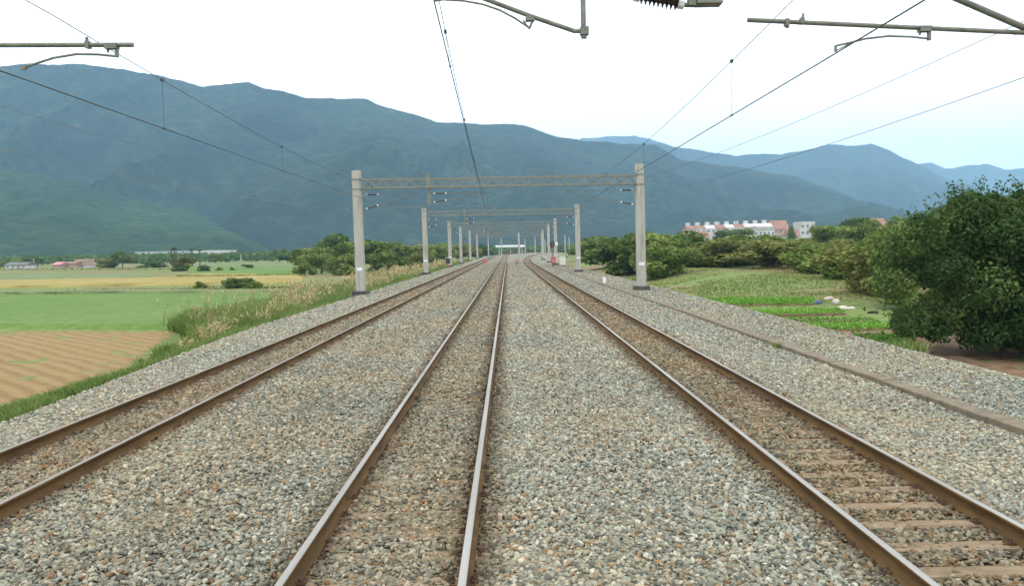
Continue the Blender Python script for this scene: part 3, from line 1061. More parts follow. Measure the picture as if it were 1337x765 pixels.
def crown_mesh(name, clumps, n, leaf, up=.35, shell=.45):
    """clumps: (cx,cy,cz,rx,ry,rz); leaves fill an outer shell with gaps"""
    cl = np.array(clumps, float)
    vol = (cl[:, 3] * cl[:, 4] * cl[:, 5]) ** .66
    k = rng.choice(len(cl), n, p=vol / vol.sum())
    d = rng.normal(size=(n, 3)); d /= np.linalg.norm(d, axis=1)[:, None]
    lump = 1 + .28 * (fbm(d[:, 0] * 2.2 + k * 7.7, d[:, 2] * 2.2 + d[:, 1] * 1.7 + 20, 3) - .5) * 2
    r = (shell + (1 - shell) * rng.random(n) ** .6) * lump
    c = cl[k, :3] + d * cl[k, 3:] * r[:, None]
    ct = rng.random(len(cl))
    tint = np.clip(.55 * ct[k] + .45 * rng.random(n), 0, 1)
    V, Fq, t = leaf_cloud(c, leaf, d * .7 + np.array([0, 0, up]), tint=tint)
    return np_mesh(name, V, Fq, 4, attrs={'tint': ('FACE', t)})


def random_clumps(kind, seed):
    r = random.Random(seed)
    out = []
    if kind == 'round':
        for k in range(13):
            a = r.uniform(0, 6.28); q = r.uniform(.05, .36)
            z = r.uniform(.34, .86)
            s = r.uniform(.13, .23) * (1.1 - .45 * abs(z - .6))
            out.append((q * math.cos(a), q * math.sin(a), z, s * 1.15, s * 1.15, s * .8))
    elif kind == 'shrub':
        for k in range(15):
            a = r.uniform(0, 6.28); q = r.uniform(.05, .42)
            z = r.uniform(.12, .80) * (1 - .45 * q)
            s = r.uniform(.12, .22)
            out.append((q * math.cos(a), q * math.sin(a), z, s * 1.15, s * 1.15, s * .95))
    elif kind == 'open':
        for k in range(10):
            a = r.uniform(0, 6.28); q = r.uniform(.1, .42); z = r.uniform(.5, .9)
            s = r.uniform(.09, .17)
            out.append((q * math.cos(a), q * math.sin(a), z, s * 1.4, s * 1.4, s * .7))
    elif kind == 'tall':
        for k in range(13):
            z = .2 + .75 * k / 12; a = r.uniform(0, 6.28); q = r.uniform(0, .22) * (1.2 - z)
            s = r.uniform(.14, .20) * (1.15 - .6 * z)
            out.append((q * math.cos(a), q * math.sin(a), z, s * 1.3, s * 1.3, s))
    return out


CROWNS = {}
for kind, nvar, nl, leaf in (('round', 4, 3400, .042), ('shrub', 5, 4200, .040), ('open', 3, 2200, .042), ('tall', 2, 2600, .040)):
    for v in range(nvar):
        cl = random_clumps(kind, 100 + v * 13 + len(kind))
        crown = crown_mesh('crown', cl, nl, leaf)
        t = MB()
        top = .62 if kind != 'shrub' else .4
        t.tube([(0, 0, 0), (.012, .006, top * .5), (0, .01, top)], [.028, .02, .009], 7)
        for c in cl[::2]:
            b0 = Vector((.005, .005, max(.06, min(top, c[2] * .55))))
            e = Vector(c[:3])
            t.tube([b0, b0.lerp(e, .5) + Vector((0, 0, .02)), e], [.013, .009, .004], 5)
        tm = bpy.data.meshes.new('trunk'); tm.from_pydata(t.v, [], t.f); tm.update()
        co = np.zeros(len(crown.vertices) * 3, np.float32); crown.vertices.foreach_get('co', co); co = co.reshape(-1, 3)
        kz = 1 / np.percentile(co[:, 2], 99); kr = .5 / np.percentile(np.hypot(co[:, 0], co[:, 1]), 96)
        crown.transform(Matrix.Diagonal((kr, kr, kz, 1))); tm.transform(Matrix.Diagonal((kr, kr, kz, 1)))
        CROWNS[(kind, v)] = (crown, tm, nvar)
USED = set()


def tree(name, label, cat, loc, h, w, kind, mat, var=None, group=None):
    nvar = CROWNS[(kind, 0)][2]
    v = random.randrange(nvar) if var is None else var % nvar
    crown, tm, _ = CROWNS[(kind, v)]
    key = (kind, v, mat)
    if key not in USED:
        crown = crown.copy(); crown.materials.clear(); crown.materials.append(MAT[mat])
        tm = tm.copy(); tm.materials.clear(); tm.materials.append(MAT['bark'])
        USED.add(key); CROWNS[key] = (crown, tm)
    crown, tm = CROWNS[key]
    root = thing(name, label, cat, loc, group, random.uniform(0, 6.28))
    root.scale = (w, w, h)
    link_mesh('crown', crown, None, root); link_mesh('trunk', tm, None, root)
    return root


def put(u, vb, vt, wpx, y=None):
    """ground place and size of a plant seen with its foot at (u, vb), its top at vt"""
    p = hit(u, vb) if y is None else at(u, vb, y)
    k = p.y / F
    z = float(terrain(p.x, p.y))
    h = (vb - vt) * k + (p.z - z)
    return Vector((p.x, p.y, z)), h, wpx * k


# big bush at the right edge ------------------------------------------------
def big_bush():
    base = Vector((19.2, 29.0, -1.35))
    root = thing('large_bush', 'huge dense dark green bush at the right edge beside the ballast', 'bush', base)
    cl = []
    r = random.Random(3)
    # outline from the photograph turned into clumps at the bush's own distance
    spots = [(1175, 320, 26), (1160, 370, 24), (1180, 420, 26), (1200, 300, 26), (1215, 350, 34), (1225, 405, 38), (1235, 285, 28), (1262, 272, 26), (1260, 315, 40), (1270, 370, 46),
             (1275, 430, 34), (1300, 280, 30), (1305, 310, 40), (1315, 360, 46), (1320, 420, 46), (1335, 270, 26), (1340, 295, 38), (1350, 340, 46), (1350, 390, 48), (1345, 445, 34),
             (1375, 290, 40), (1390, 330, 52), (1395, 390, 52), (1395, 440, 42), (1430, 315, 50), (1445, 370, 55), (1440, 430, 50), (1215, 440, 20), (1240, 270, 14), (1158, 345, 18), (1285, 262, 13), (1325, 256, 12)]
    for (u, v, rp) in spots:
        for dy in (r.uniform(-1.9, -.6), r.uniform(.6, 2.2)):
            p = at(u + 9, v, 29.0 + dy) - base
            s = rp * 29.0 / F * 1.0
            cl.append((p.x, p.y, max(p.z, .95), s * 1.0, s * 1.1, s * .82))
    crown = crown_mesh('crown', cl, 150000, .072, up=.4, shell=.45)
    link_mesh('crown', crown, MAT['leaf_bush'], root)
    # loose shoots that break the outline
    n = 420
    k = rng.integers(0, len(cl), n); ca = np.array(cl)
    d = rng.normal(size=(n, 3)); d[:, 2] = np.abs(d[:, 2]) + .3; d /= np.linalg.norm(d, axis=1)[:, None]
    start = ca[k, :3] + d * ca[k, 3:] * .7
    V = []; Fq = []; T = []; q = 0
    for i in range(n):
        L = rng.uniform(.35, .75)
        t = np.linspace(0, 1, 16)[:, None]
        dirn = d[i] + np.array([rng.normal() * .25, rng.normal() * .25, .3])
        pts = start[i] + dirn * t * L - np.array([0, 0, .25]) * (t * L) ** 2
        pts = pts + rng.normal(0, .035, pts.shape)
        v_, f_, t_ = leaf_cloud(pts, .06, np.tile(np.array([0, 0, .6]), (16, 1)))
        V.append(v_); Fq.append(f_ + q); T.append(np.clip(t_ * .5 + rng.random() * .5 + .12, 0, 1)); q += len(v_)
    me = np_mesh('shoots', np.concatenate(V), np.concatenate(Fq), 4, attrs={'tint': ('FACE', np.concatenate(T))})
    link_mesh('shoots', me, MAT['leaf_bush'], root)
    t = MB()
    for (x, y) in ((-1.6, -.5), (-.4, .3), (1.2, -.4), (2.6, .2), (4.0, -.2)):
        t.tube([(x, y, -.2), (x + .1, y, .9), (x - .15, y + .2, 2.2), (x + .1, y, 3.6)], [.12, .09, .07, .03], 7)
        for j in range(7):
            a = r.uniform(0, 6.28); L = r.uniform(.8, 1.8); z = r.uniform(.5, 2.6)
            t.tube([(x, y, z), (x + math.cos(a) * L * .6, y + math.sin(a) * L * .6, z + .5), (x + math.cos(a) * L, y + math.sin(a) * L, z + 1.2)], [.05, .035, .012], 5)
    t.build('trunk', MAT['bark'], root)


big_bush()

# hedge of shrubs along the right, each its own plant: (u, foot v, top v, width px, distance)
HEDGE = [
    (782, 338, 313, 60, 240, 'shrub', 'leaf_dark'), (800, 345, 310, 76, 150, 'shrub', 'leaf_mid'), (818, 347, 315, 66, 118, 'shrub', 'leaf_dark'),
    (850, 350, 306, 84, 112, 'shrub', 'leaf_mid'), (880, 350, 306, 84, 124, 'shrub', 'leaf_mid'), (865, 352, 323, 70, 98, 'shrub', 'leaf_mid'), (910, 351, 319, 76, 118, 'shrub', 'leaf_mid'),
    (938, 351, 315, 80, 110, 'shrub', 'leaf_olive'), (962, 351, 309, 74, 125, 'shrub', 'leaf_mid'), (990, 353, 309, 84, 118, 'shrub', 'leaf_mid'),
    (1012, 356, 314, 80, 98, 'shrub', 'leaf_olive'), (1038, 357, 316, 66, 104, 'shrub', 'leaf_olive'), (1060, 362, 320, 66, 84, 'shrub', 'leaf_mid'),
    (1085, 364, 314, 74, 88, 'shrub', 'leaf_olive'), (1110, 370, 320, 76, 74, 'shrub', 'leaf_olive'), (1135, 372, 312, 78, 72, 'shrub', 'leaf_mid'),
    (1150, 385, 318, 80, 60, 'shrub', 'leaf_olive'), (1165, 375, 300, 80, 70, 'shrub', 'leaf_mid'), (1180, 395, 308, 90, 52, 'shrub', 'leaf_mid'),
    (1080, 340, 296, 36, 175, 'round', 'leaf_mid'), (1095, 340, 297, 50, 180, 'round', 'leaf_mid'), (1115, 340, 285, 40, 190, 'open', 'leaf_dark'), (1135, 340, 290, 46, 180, 'round', 'leaf_mid'),
    (1165, 345, 292, 46, 160, 'round', 'leaf_olive'), (1188, 345, 284, 48, 150, 'round', 'leaf_mid'), (1208, 345, 288, 50, 150, 'round', 'leaf_dark'),
    (955, 336, 300, 36, 330, 'round', 'leaf_dark'), (1033, 335, 297, 12, 400, 'tall', 'leaf_mid'), (1003, 335, 309, 22, 300, 'round', 'leaf_mid'),
    (768, 336, 318, 30, 300, 'shrub', 'leaf_mid'), (756, 334, 322, 24, 330, 'shrub', 'leaf_mid'),
]
QUAL = {'leaf_dark': 'dark green', 'leaf_mid': 'mid green', 'leaf_olive': 'olive yellow-green'}


def near_name(u):
    for lim, s in ((758, 'behind the cream cabinet'), (792, 'left of the near right gantry post, far back'), (812, 'left of the near right gantry post'), (835, 'right behind the near right gantry post'),
                   (866, 'just right of the near right gantry post'), (890, 'between the near right post and the white villa'), (925, 'below the white villa'),
                   (950, 'in front of the town house terrace'), (975, 'below the middle of the town house terrace'), (1000, 'below the right end of the terrace'),
                   (1025, 'left of the white tower block'), (1050, 'below the white tower block'), (1072, 'right of the white tower block'), (1100, 'above the brown grassy bank'),
                   (1125, 'above the debris by the vegetable beds'), (1147, 'left of the brown roofed house'), (1170, 'beside the huge right-hand bush'), (1400, 'touching the huge right-hand bush')):
        if u < lim: return s


seen = {}
for (u, vb, vt, wpx, y, kind, mt) in HEDGE:
    p, h, w = put(u, vb, vt, wpx, y)
    nm = {'shrub': 'shrub', 'round': 'bushy_tree', 'open': 'open_tree', 'tall': 'slim_tree'}[kind]
    lab = '%s %s %s' % (QUAL[mt], nm.replace('_', ' '), near_name(u))
    if lab in seen: lab = ('taller ' if vt < seen[lab] else 'lower ') + lab
    seen[lab] = vt
    tree(nm, lab, 'shrub' if kind == 'shrub' else 'tree', p, h, w * 1.3, kind, mt, group='shrubs and trees right of the line')

# trees at the left
LEFT_TREES = [
    (432, 354, 304, 52, 205, 'round', 'leaf_dark', 'tallest dark tree left of the near left gantry post'),
    (405, 354, 322, 46, 200, 'round', 'leaf_mid', 'low green tree at the left end of the dark tree group'),
    (455, 354, 314, 44, 195, 'round', 'leaf_mid', 'mid green tree partly behind the near left gantry post'),
    (420, 357, 330, 46, 180, 'shrub', 'leaf_mid', 'bright green shrub in front of the tallest dark tree'),
    (450, 359, 332, 40, 165, 'shrub', 'leaf_mid', 'green shrub low beside the near left gantry post'),
    (398, 358, 336, 26, 170, 'shrub', 'leaf_mid', 'small bright shrub at the field edge left of the dark trees'),
    (488, 353, 313, 50, 205, 'round', 'leaf_mid', 'rounded green tree just right of the near left gantry post'),
    (515, 352, 316, 46, 215, 'round', 'leaf_mid', 'middle green tree between the first and second left posts'),
    (505, 357, 326, 44, 170, 'shrub', 'leaf_mid', 'leafy shrub between the first two left posts, in front'),
    (535, 350, 319, 44, 225, 'round', 'leaf_olive', 'olive tree just left of the second left post'),
    (552, 350, 318, 36, 240, 'round', 'leaf_mid', 'green tree directly behind the second left post'),
    (570, 348, 319, 36, 255, 'round', 'leaf_mid', 'green tree right of the second left post'),
    (545, 354, 330, 36, 185, 'shrub', 'leaf_olive', 'olive shrub low at the foot of the second left post'),
    (583, 346, 316, 28, 285, 'round', 'leaf_mid', 'mid green tree behind the third left post'),
    (598, 344, 318, 30, 300, 'round', 'leaf_olive', 'olive tree between the third and fourth left posts'),
    (612, 342, 318, 30, 330, 'round', 'leaf_olive', 'hazy olive tree beyond the fourth left post'),
    (628, 340, 319, 28, 380, 'round', 'leaf_dark', 'farthest roadside tree left of the long white roof'),
    (523, 345, 312, 7, 420, 'tall', 'leaf_dark', 'thin dark pointed tree rising behind the second left post group'),
    (160, 350, 326, 24, 330, 'round', 'leaf_dark', 'dark compact tree right of the brick houses'),
    (140, 350, 336, 30, 330, 'shrub', 'leaf_olive', 'olive shrub between the brick houses and the dark compact tree'),
    (200, 351, 341, 34, 320, 'shrub', 'leaf_dark', 'low dark shrub right of the dark compact tree'),
    (240, 357, 334, 26, 240, 'shrub', 'leaf_olive', 'ragged olive tree below the tall palms'),
    (235, 357, 345, 20, 235, 'shrub', 'leaf_dark', 'dark bush right of the grey roofed shed'),
    (266, 359, 346, 18, 215, 'shrub', 'leaf_dark', 'dark bush in the yellow field, leftmost of the small row'),
    (286, 358, 349, 9, 220, 'shrub', 'leaf_mid', 'little bush in the row, second from the palms'),
    (304, 358, 349, 8, 222, 'shrub', 'leaf_dark', 'tiny dark round bush in the row across the field'),
    (324, 355, 345, 13, 245, 'round', 'leaf_dark', 'small dark tree standing alone, rightmost of the row'),
    (282, 345, 331, 16, 420, 'round', 'leaf_mid', 'pale green tree below the long white factory'),
    (310, 380, 362, 36, None, 'shrub', 'leaf_dark', 'wide dark bush between the green field and the yellow strip'),
    (328, 380, 367, 30, None, 'shrub', 'leaf_mid', 'lower green bush attached right of the wide dark bush'),
    (262, 377, 367, 18, None, 'shrub', 'leaf_mid', 'small round bush left of the wide dark bush'),
    (365, 344, 324, 18, 420, 'open', 'leaf_dark', 'open dark tree in the distance left of the dark group'),
    (376, 345, 331, 26, 400, 'round', 'leaf_dark', 'round dark tree in the distance left of the dark group'),
    (44, 347, 336, 26, 420, 'round', 'leaf_dark', 'dark green tree above the white bungalow'),
    (30, 347, 338, 24, 430, 'round', 'leaf_mid', 'green tree left of the one above the white bungalow'),
    (8, 348, 341, 24, 420, 'shrub', 'leaf_mid', 'green shrub at the far left edge below the hill'),
]
for (u, vb, vt, wpx, y, kind, mt, lab) in LEFT_TREES:
    p, h, w = put(u, vb, vt, wpx, y)
    nm = {'shrub': 'shrub', 'round': 'bushy_tree', 'open': 'open_tree', 'tall': 'slim_tree'}[kind]
    tree(nm, lab, 'shrub' if kind == 'shrub' else 'tree', p, h * .93, w * 1.1, kind, mt, group='trees across the left fields')


# palms
def palm_mesh(seed):
    r = np.random.default_rng(seed)
    V = []; Fq = []; T = []; q = 0
    for k in range(16):
        a = 6.28 * k / 16 + r.normal() * .15; el = r.uniform(-.2, .9)
        t = np.linspace(0, 1, 8)
        px = np.cos(el) * t * 1.0; pz = np.sin(el) * t - .75 * t ** 2
        for i in range(7):
            w = .16 * math.sin(math.pi * min(.97, (i + .6) / 7.2)) + .02
            for s in (-1, 1):
                base0 = np.array([px[i], 0, pz[i]]); base1 = np.array([px[i + 1], 0, pz[i + 1]])
                o0 = base0 + np.array([.06, s * w, -.10 * w * 5]); o1 = base1 + np.array([.03, s * w * .9, -.10 * w * 5])
                quad = np.stack([base0, base1, o1, o0])
                ca, sa = math.cos(a), math.sin(a)
                quad = np.stack([quad[:, 0] * ca - quad[:, 1] * sa, quad[:, 0] * sa + quad[:, 1] * ca, quad[:, 2]], 1)
                V.append(quad); Fq.append(np.arange(4) + q); q += 4; T.append(r.random())
    return np_mesh('fronds', np.concatenate(V), np.concatenate(Fq), 4, attrs={'tint': ('FACE', np.array(T))})


for k, (u, vt, vb, y, rpx, lab) in enumerate([(229, 324, 357, 240, 6.5, 'tallest palm, above the grey roofed shed'), (226, 333, 357, 235, 7, 'shorter palm directly below the tallest one'),
                                              (251, 325, 345, 330, 4.5, 'palm in front of the left part of the white factory'), (261, 326, 345, 335, 4, 'small palm right beside the other factory palm'),
                                              (241, 333, 356, 245, 5, 'leaning palm between the palm pairs'), (49, 337, 348, 400, 4.0, 'small palm above the white bungalow')]):
    p, h, w = put(u, vb, vt, rpx * 2, y)
    root = thing('palm_tree', lab, 'palm', p, 'palms across the fields')
    m = MB(); m.tube([(0, 0, 0), (.1, 0, h * .5), (0, 0, h)], [.28, .2, .16], 7); m.build('trunk', MAT['bark'], root)
    f = palm_mesh(k); fo = link_mesh('fronds', f, MAT['palm'], root, (0, 0, h)); s = rpx * y / F; fo.scale = (s, s, s)

# ------------------------------------------------------------------ grasses
def blades(name, x, y, z, h, w, bend, tint):
    """grass blades: three vertices wide base to a bent tip (one quad + one triangle as two quads)"""
    n = len(x)
    a = rng.uniform(0, 6.28, n)
    dx, dy = np.cos(a), np.sin(a)
    lx, ly = rng.normal(0, 1, n) * bend, rng.normal(0, 1, n) * bend
    V = np.zeros((n, 6, 3))
    for k, (t, ww) in enumerate(((0, 1.0), (.55, .8), (1.0, .12))):
        cx = x + lx * h * t * t; cy = y + ly * h * t * t; cz = z + h * (t - .18 * t * t * np.minimum(1, bend * 3))
        V[:, 2 * k, 0] = cx - dx * w * ww / 2; V[:, 2 * k, 1] = cy - dy * w * ww / 2; V[:, 2 * k, 2] = cz
        V[:, 2 * k + 1, 0] = cx + dx * w * ww / 2; V[:, 2 * k + 1, 1] = cy + dy * w * ww / 2; V[:, 2 * k + 1, 2] = cz
    b = (np.arange(n) * 6)[:, None]
    Fq = np.concatenate([b + np.array([0, 1, 3, 2]), b + np.array([2, 3, 5, 4])], 1).reshape(-1, 4)
    me = np_mesh(name, V.reshape(-1, 3), Fq, 4, attrs={'tint': ('FACE', np.repeat(tint, 2))})
    tips = np.stack([x + lx * h, y + ly * h, z + h * .9], 1)
    return me, tips


def slope_z(x, y):
    xs = x - off_main(y)
    return np.maximum(terrain(x, y), np.where(xs > -13.6, ballast_z(xs, y), -9))


# verge of the left embankment
n = 230000
y = 8 + (rng.random(n) ** 1.9) * 270
wid = 2.3 + 2.2 * sstep(y, 18, 34) + 7.2 * sstep(y, 38, 53) - 3.0 * sstep(y, 58, 80)
wid = wid * (.70 + .5 * fbm(y * .16, y * 0 + 3, 3))
x = LEFT_CREST(y) - .62 - rng.random(n) ** 1.1 * wid + off_main(y)
clump = fbm(x * .55, y * .35, 3)
keep = clump > .36
x, y, clump = x[keep], y[keep], clump[keep]
dist = np.sqrt(x * x + y * y)
tall = sstep(y, 27, 45) * sstep(-(x - LEFT_CREST(y)), .7, 2.2)
h = (.22 + .33 * rng.random(len(x)) * (.4 + 1.2 * clump)) + tall * (1 - .65 * sstep((LEFT_CREST(y) + off_main(y) - x) / np.maximum(1, 1.2 + 10.8 * sstep(y, 30, 50)), .45, 1.0)) * (.5 + 1.2 * rng.random(len(x)) * clump * 1.4)
z = slope_z(x, y) - .03
me, tips = blades('grass', x, y, z, h, .018 + dist * .0009, .28, np.clip(.5 * fbm(x * .4, y * .25, 2) + .5 * rng.random(len(x)), 0, 1))
tag(link_mesh('tall_grass', me, MAT['grass']), 'tall green grass growing down the left embankment beside the ballast', 'grass', kind='stuff')
# reed plumes
n = 5200
y = 34 + rng.random(n) ** 1.6 * 200
x = LEFT_CREST(y) - 1.7 - rng.random(n) ** 1.2 * (2.4 + 8.2 * sstep(y, 38, 54) - 3 * sstep(y, 58, 80)) * (.75 + .5 * fbm(y * .16, y * 0 + 3, 3)) + off_main(y)
keep = fbm(x * .30 + 3, y * .16 + 7, 4) + rng.normal(0, .07, len(x)) > .50
x, y = x[keep], y[keep]
z = slope_z(x, y)
h = rng.uniform(1.2, 2.15, len(x)) * (.62 + .38 * sstep(y, 34, 56))
dist = np.sqrt(x * x + y * y)
me1, tips = blades('stems', x, y, z, h, .012 + dist * .0006, .13, rng.random(len(x)))
V = []; Fq = []; q = 0; T = []
for rep in range(5):
    jitter = rng.normal(0, .07, tips.shape); jitter[:, 2] = rng.uniform(-.24, .22, len(tips))
    v_, f_, t_ = leaf_cloud(tips + jitter, .030 + dist * .0005, None, aspect=4.6, upright=2.4)
    V.append(v_); Fq.append(f_ + q); q += len(v_); T.append(t_)
nv = len(me1.vertices)
co = np.zeros(nv * 3, np.float32); me1.vertices.foreach_get('co', co)
fl = np.zeros(len(me1.loops), np.int32); me1.loops.foreach_get('vertex_index', fl)
V = np.concatenate([np.concatenate(V), co.reshape(-1, 3)]); Fa = np.concatenate([np.concatenate(Fq).ravel(), fl + q])
T = np.concatenate([np.concatenate(T), rng.random(len(fl) // 4)])
me = np_mesh('reed_plumes', V, Fa, 4, attrs={'tint': ('FACE', T)}, mat_idx=np.concatenate([np.zeros(q // 4, int), np.ones(len(fl) // 4, int)]))
bpy.data.meshes.remove(me1)
tag(link_mesh('reed_grass', me, [MAT['plume'], MAT['grass']]), 'straw coloured feathery reed grass standing along the left embankment', 'reeds', kind='stuff')

# bank on the right: short tufts on the mound and near the ballast foot
n = 80000
y = 28 + rng.random(n) ** 1.4 * 110
x = 12.9 + rng.random(n) ** 1.15 * (6 + .55 * y) + off_right(y)
cl = fbm(x * .28 + 11, y * .28, 3)
keep = (cl > .40) & ~((y > 36) & (y < 52.5) & (x > 13.2)) & ~((y < 36) & (x > 15.2))
x, y, cl = x[keep], y[keep], cl[keep]
z = np.maximum(terrain(x, y), np.where(x < 14, ballast_z(x, y), -9)) - .03
dist = np.sqrt(x * x + y * y)
me, _ = blades('bank_grass', x, y, z, rng.uniform(.06, .24, len(x)) * (.4 + cl * 1.2), .03 + dist * .0009, .6, np.clip(1.7 * (fbm(x * .13 + 5, y * .10, 3) - .5) + .55 + (rng.random(len(x)) - .5) * .25, .28, 1))
tag(link_mesh('bank_grass', me, MAT['bank']), 'short dry green grass covering the bank right of the ballast', 'grass', kind='stuff')


# weed tufts that have taken hold in the ballast
for (u, v, lab) in ((1016, 453, 'small green weed tuft in the ballast left of the concrete trough'), (1186, 449, 'green weed clump at the ballast edge beside the nearest vegetable bed'),
                    (140, 488, 'grass clump at the ballast edge beside the brown field')):
    p = on_plane(u, v, -.48)
    k = 140 if u == 1016 else 420; r_ = .16 if u == 1016 else .55
    a_ = rng.uniform(0, 6.28, k); q_ = r_ * np.sqrt(rng.random(k))
    me, _ = blades('weed_tuft', q_ * np.cos(a_), q_ * np.sin(a_) * 1.4, np.zeros(k), rng.uniform(.10, .26 if u == 1016 else .5, k), np.full(k, .022), .4, rng.random(k))
    tag(link_mesh('weed_tuft', me, MAT['grass'] if u != 1290 else MAT['bank'], None, (p.x, p.y, max(float(terrain(p.x, p.y)), float(ballast_z(p.x, p.y))) - .02)), lab, 'weed', 'weed tufts in the ballast')


# vegetable beds
def veg_bed(corners, label, h, dens, bright=0.0):
    P = [on_plane(u, v, -1.30) for (u, v) in corners]
    c = sum(P, Vector()) / len(P)
    zb = float(terrain(c.x, c.y))
    root = thing('vegetable_bed', label, 'vegetable bed', (c.x, c.y, zb), 'vegetable beds below the ballast')
    m = MB(root.location)
    n = len(P)
    top = [Vector((p.x, p.y, zb + .10)) for p in P]; bot = [Vector((p.x + (p.x - c.x) * .04, p.y + (p.y - c.y) * .08, zb - .35)) for p in P]
    m.add(top + bot, [tuple(range(n))] + [(i, n + i, n + (i + 1) % n, (i + 1) % n) for i in range(n)])
    m.build('soil', MAT['soil'], root)
    a, b2, c2, d = [Vector((p.x, p.y, 0)) for p in P]
    area = ((b2 - a).length + (c2 - d).length) / 2 * ((d - a).length + (c2 - b2).length) / 2
    k = int(area * dens)
    s, t = rng.random(k), rng.random(k)
    t = np.round(t * 5) / 5 + rng.normal(0, .05, k); t = t.clip(0, 1)
    px = (1 - s) * (1 - t) * a.x + s * (1 - t) * b2.x + s * t * c2.x + (1 - s) * t * d.x
    py = (1 - s) * (1 - t) * a.y + s * (1 - t) * b2.y + s * t * c2.y + (1 - s) * t * d.y
    cc = np.stack([px - root.location.x, py - root.location.y, .12 + rng.random(k) ** 1.5 * h], 1)
    V, Fq, tt = leaf_cloud(cc, .08, np.tile(np.array([0, 0, 1.1]), (k, 1)), tint=np.clip(rng.random(k) * .6 + bright, 0, 1))
    me = np_mesh('crop', V, Fq, 4, attrs={'tint': ('FACE', tt)})
    link_mesh('crop', me, MAT['crop'], root)


MAT['earth'] = mottled('reddish_earth', [(.3, (.10, .055, .03)), (.5, (.20, .12, .065)), (.7, (.28, .20, .12))], 1.6, .95, 0, .6, .08)
MAT['soil'] = mottled('garden_soil', [(.3, (.13, .08, .045)), (.7, (.24, .16, .09))], 4, .95, 0, .5, .05)
veg_bed([(925, 399), (1065, 397), (1062, 390), (915, 391)], 'leafy green vegetable bed farthest from the viewer, below the grassy bank', .16, 90, .2)
veg_bed([(975, 411.5), (1105, 409), (1098, 404.5), (965, 405)], 'narrow bright green vegetable bed, second from the bank', .14, 120, .4)
veg_bed([(1020, 421.5), (1150, 420), (1135, 413), (1000, 413)], 'dull green vegetable bed between the two narrow bright ones', .12, 45, -.1)
veg_bed([(1050, 431), (1175, 428), (1165, 422.5), (1045, 424)], 'narrow yellow-green vegetable bed in front of the reddish soil', .16, 140, .45)
veg_bed([(1130, 462), (1205, 461), (1180, 440), (1110, 440)], 'dark green vegetable bed nearest the ballast edge', .25, 110, -.15)

xs_ = np.linspace(13.6, 26, 60); ys_ = np.linspace(17, 42, 80)
X, Y = np.meshgrid(xs_, ys_)
Z = terrain(X, Y) + .03 + (fbm(X * 1.1, Y * 1.1, 4) - .5) * .22
ex = np.minimum(np.minimum(X - 13.6, 26 - X) / 1.5, np.minimum(Y - 17, 42 - Y) / 2.0)
Z = Z - .25 * (1 - sstep(ex + (fbm(X * .7, Y * .7, 3) - .5) * 1.2, 0, .6))
idx = np.arange(X.size).reshape(X.shape)
quads = np.stack([idx[:-1, :-1], idx[:-1, 1:], idx[1:, 1:], idx[1:, :-1]], -1).reshape(-1, 4)
tag(link_mesh('bare_soil', np_mesh('bare_soil', np.stack([X.ravel(), Y.ravel(), Z.ravel()], 1), quads, 4, smooth=True), MAT['earth']), kind='structure')
# debris near the beds
DEB = [((1066, 397), 'blue', (.8, .5, .3), 'blue_sheet', 'crumpled blue sheet lying left of the pale sacks', 'sheet'),
       ((1092, 397), 'sack', (.5, .5, .45), 'sack', 'upright pale sack beside the crumpled blue sheet', 'sack'),
       ((1082, 392), 'sack', (.8, .3, .35), 'plastic_sheet', 'white plastic sheet draped on the grassy bank', 'sheet'),
       ((1101, 405), 'sack', (.7, .5, .35), 'sack', 'brownish sack lying at the end of the bright bed', 'sack'),
       ((1112, 404), 'sack', (.45, .35, .24), 'sack', 'pale sack right of the brownish sack', 'sack'),
       ((1140, 409), 'tyre', (.7, .5, .2), 'tarpaulin', 'dark flat tarpaulin right of the sacks', 'tarpaulin'),
       ((1203, 441), 'tyre', (.7, .5, .35), 'tarpaulin', 'black folded tarpaulin at the foot of the huge bush', 'tarpaulin'),
       ((1223, 436), 'blue', (.25, .25, .4), 'bucket', 'small blue bucket half hidden under the huge bush', 'bucket'),
       ((1290, 451), 'sack', (.3, .3, .35), 'sack', 'yellowish sack under the huge bush near the right edge', 'sack')]
for (uv, mt, s, nm, lab, cat) in DEB:
    p = hit(*uv)
    me = bpy.data.meshes.new(nm); bm = bmesh.new()
    if nm == 'bucket':
        bmesh.ops.create_cone(bm, segments=14, radius1=.11, radius2=.15, depth=.32, cap_ends=True)
        top = max(bm.faces, key=lambda f_: f_.calc_center_median().z)
        r_ = bmesh.ops.inset_region(bm, faces=[top], thickness=.015); bmesh.ops.translate(bm, verts=top.verts, vec=(0, 0, -.2))
    else:
        bmesh.ops.create_icosphere(bm, subdivisions=3, radius=.5)
        for v in bm.verts:
            q = v.co.copy()
            f_ = .72 + .6 * float(fbm(q.x * 2.3 + p.x, q.y * 2.3 + q.z * 1.7 + p.y, 3))
            v.co = Vector((q.x * s[0] * f_, q.y * s[1] * f_, max(-.28, q.z) * s[2] * f_))
    bm.to_mesh(me); bm.free()
    z = float(terrain(p.x, p.y))
    ob = link_mesh(nm, me, MAT[mt], None, (p.x, p.y, z + (.16 if nm == 'bucket' else s[2] * .26)))
    tag(ob, lab, cat)

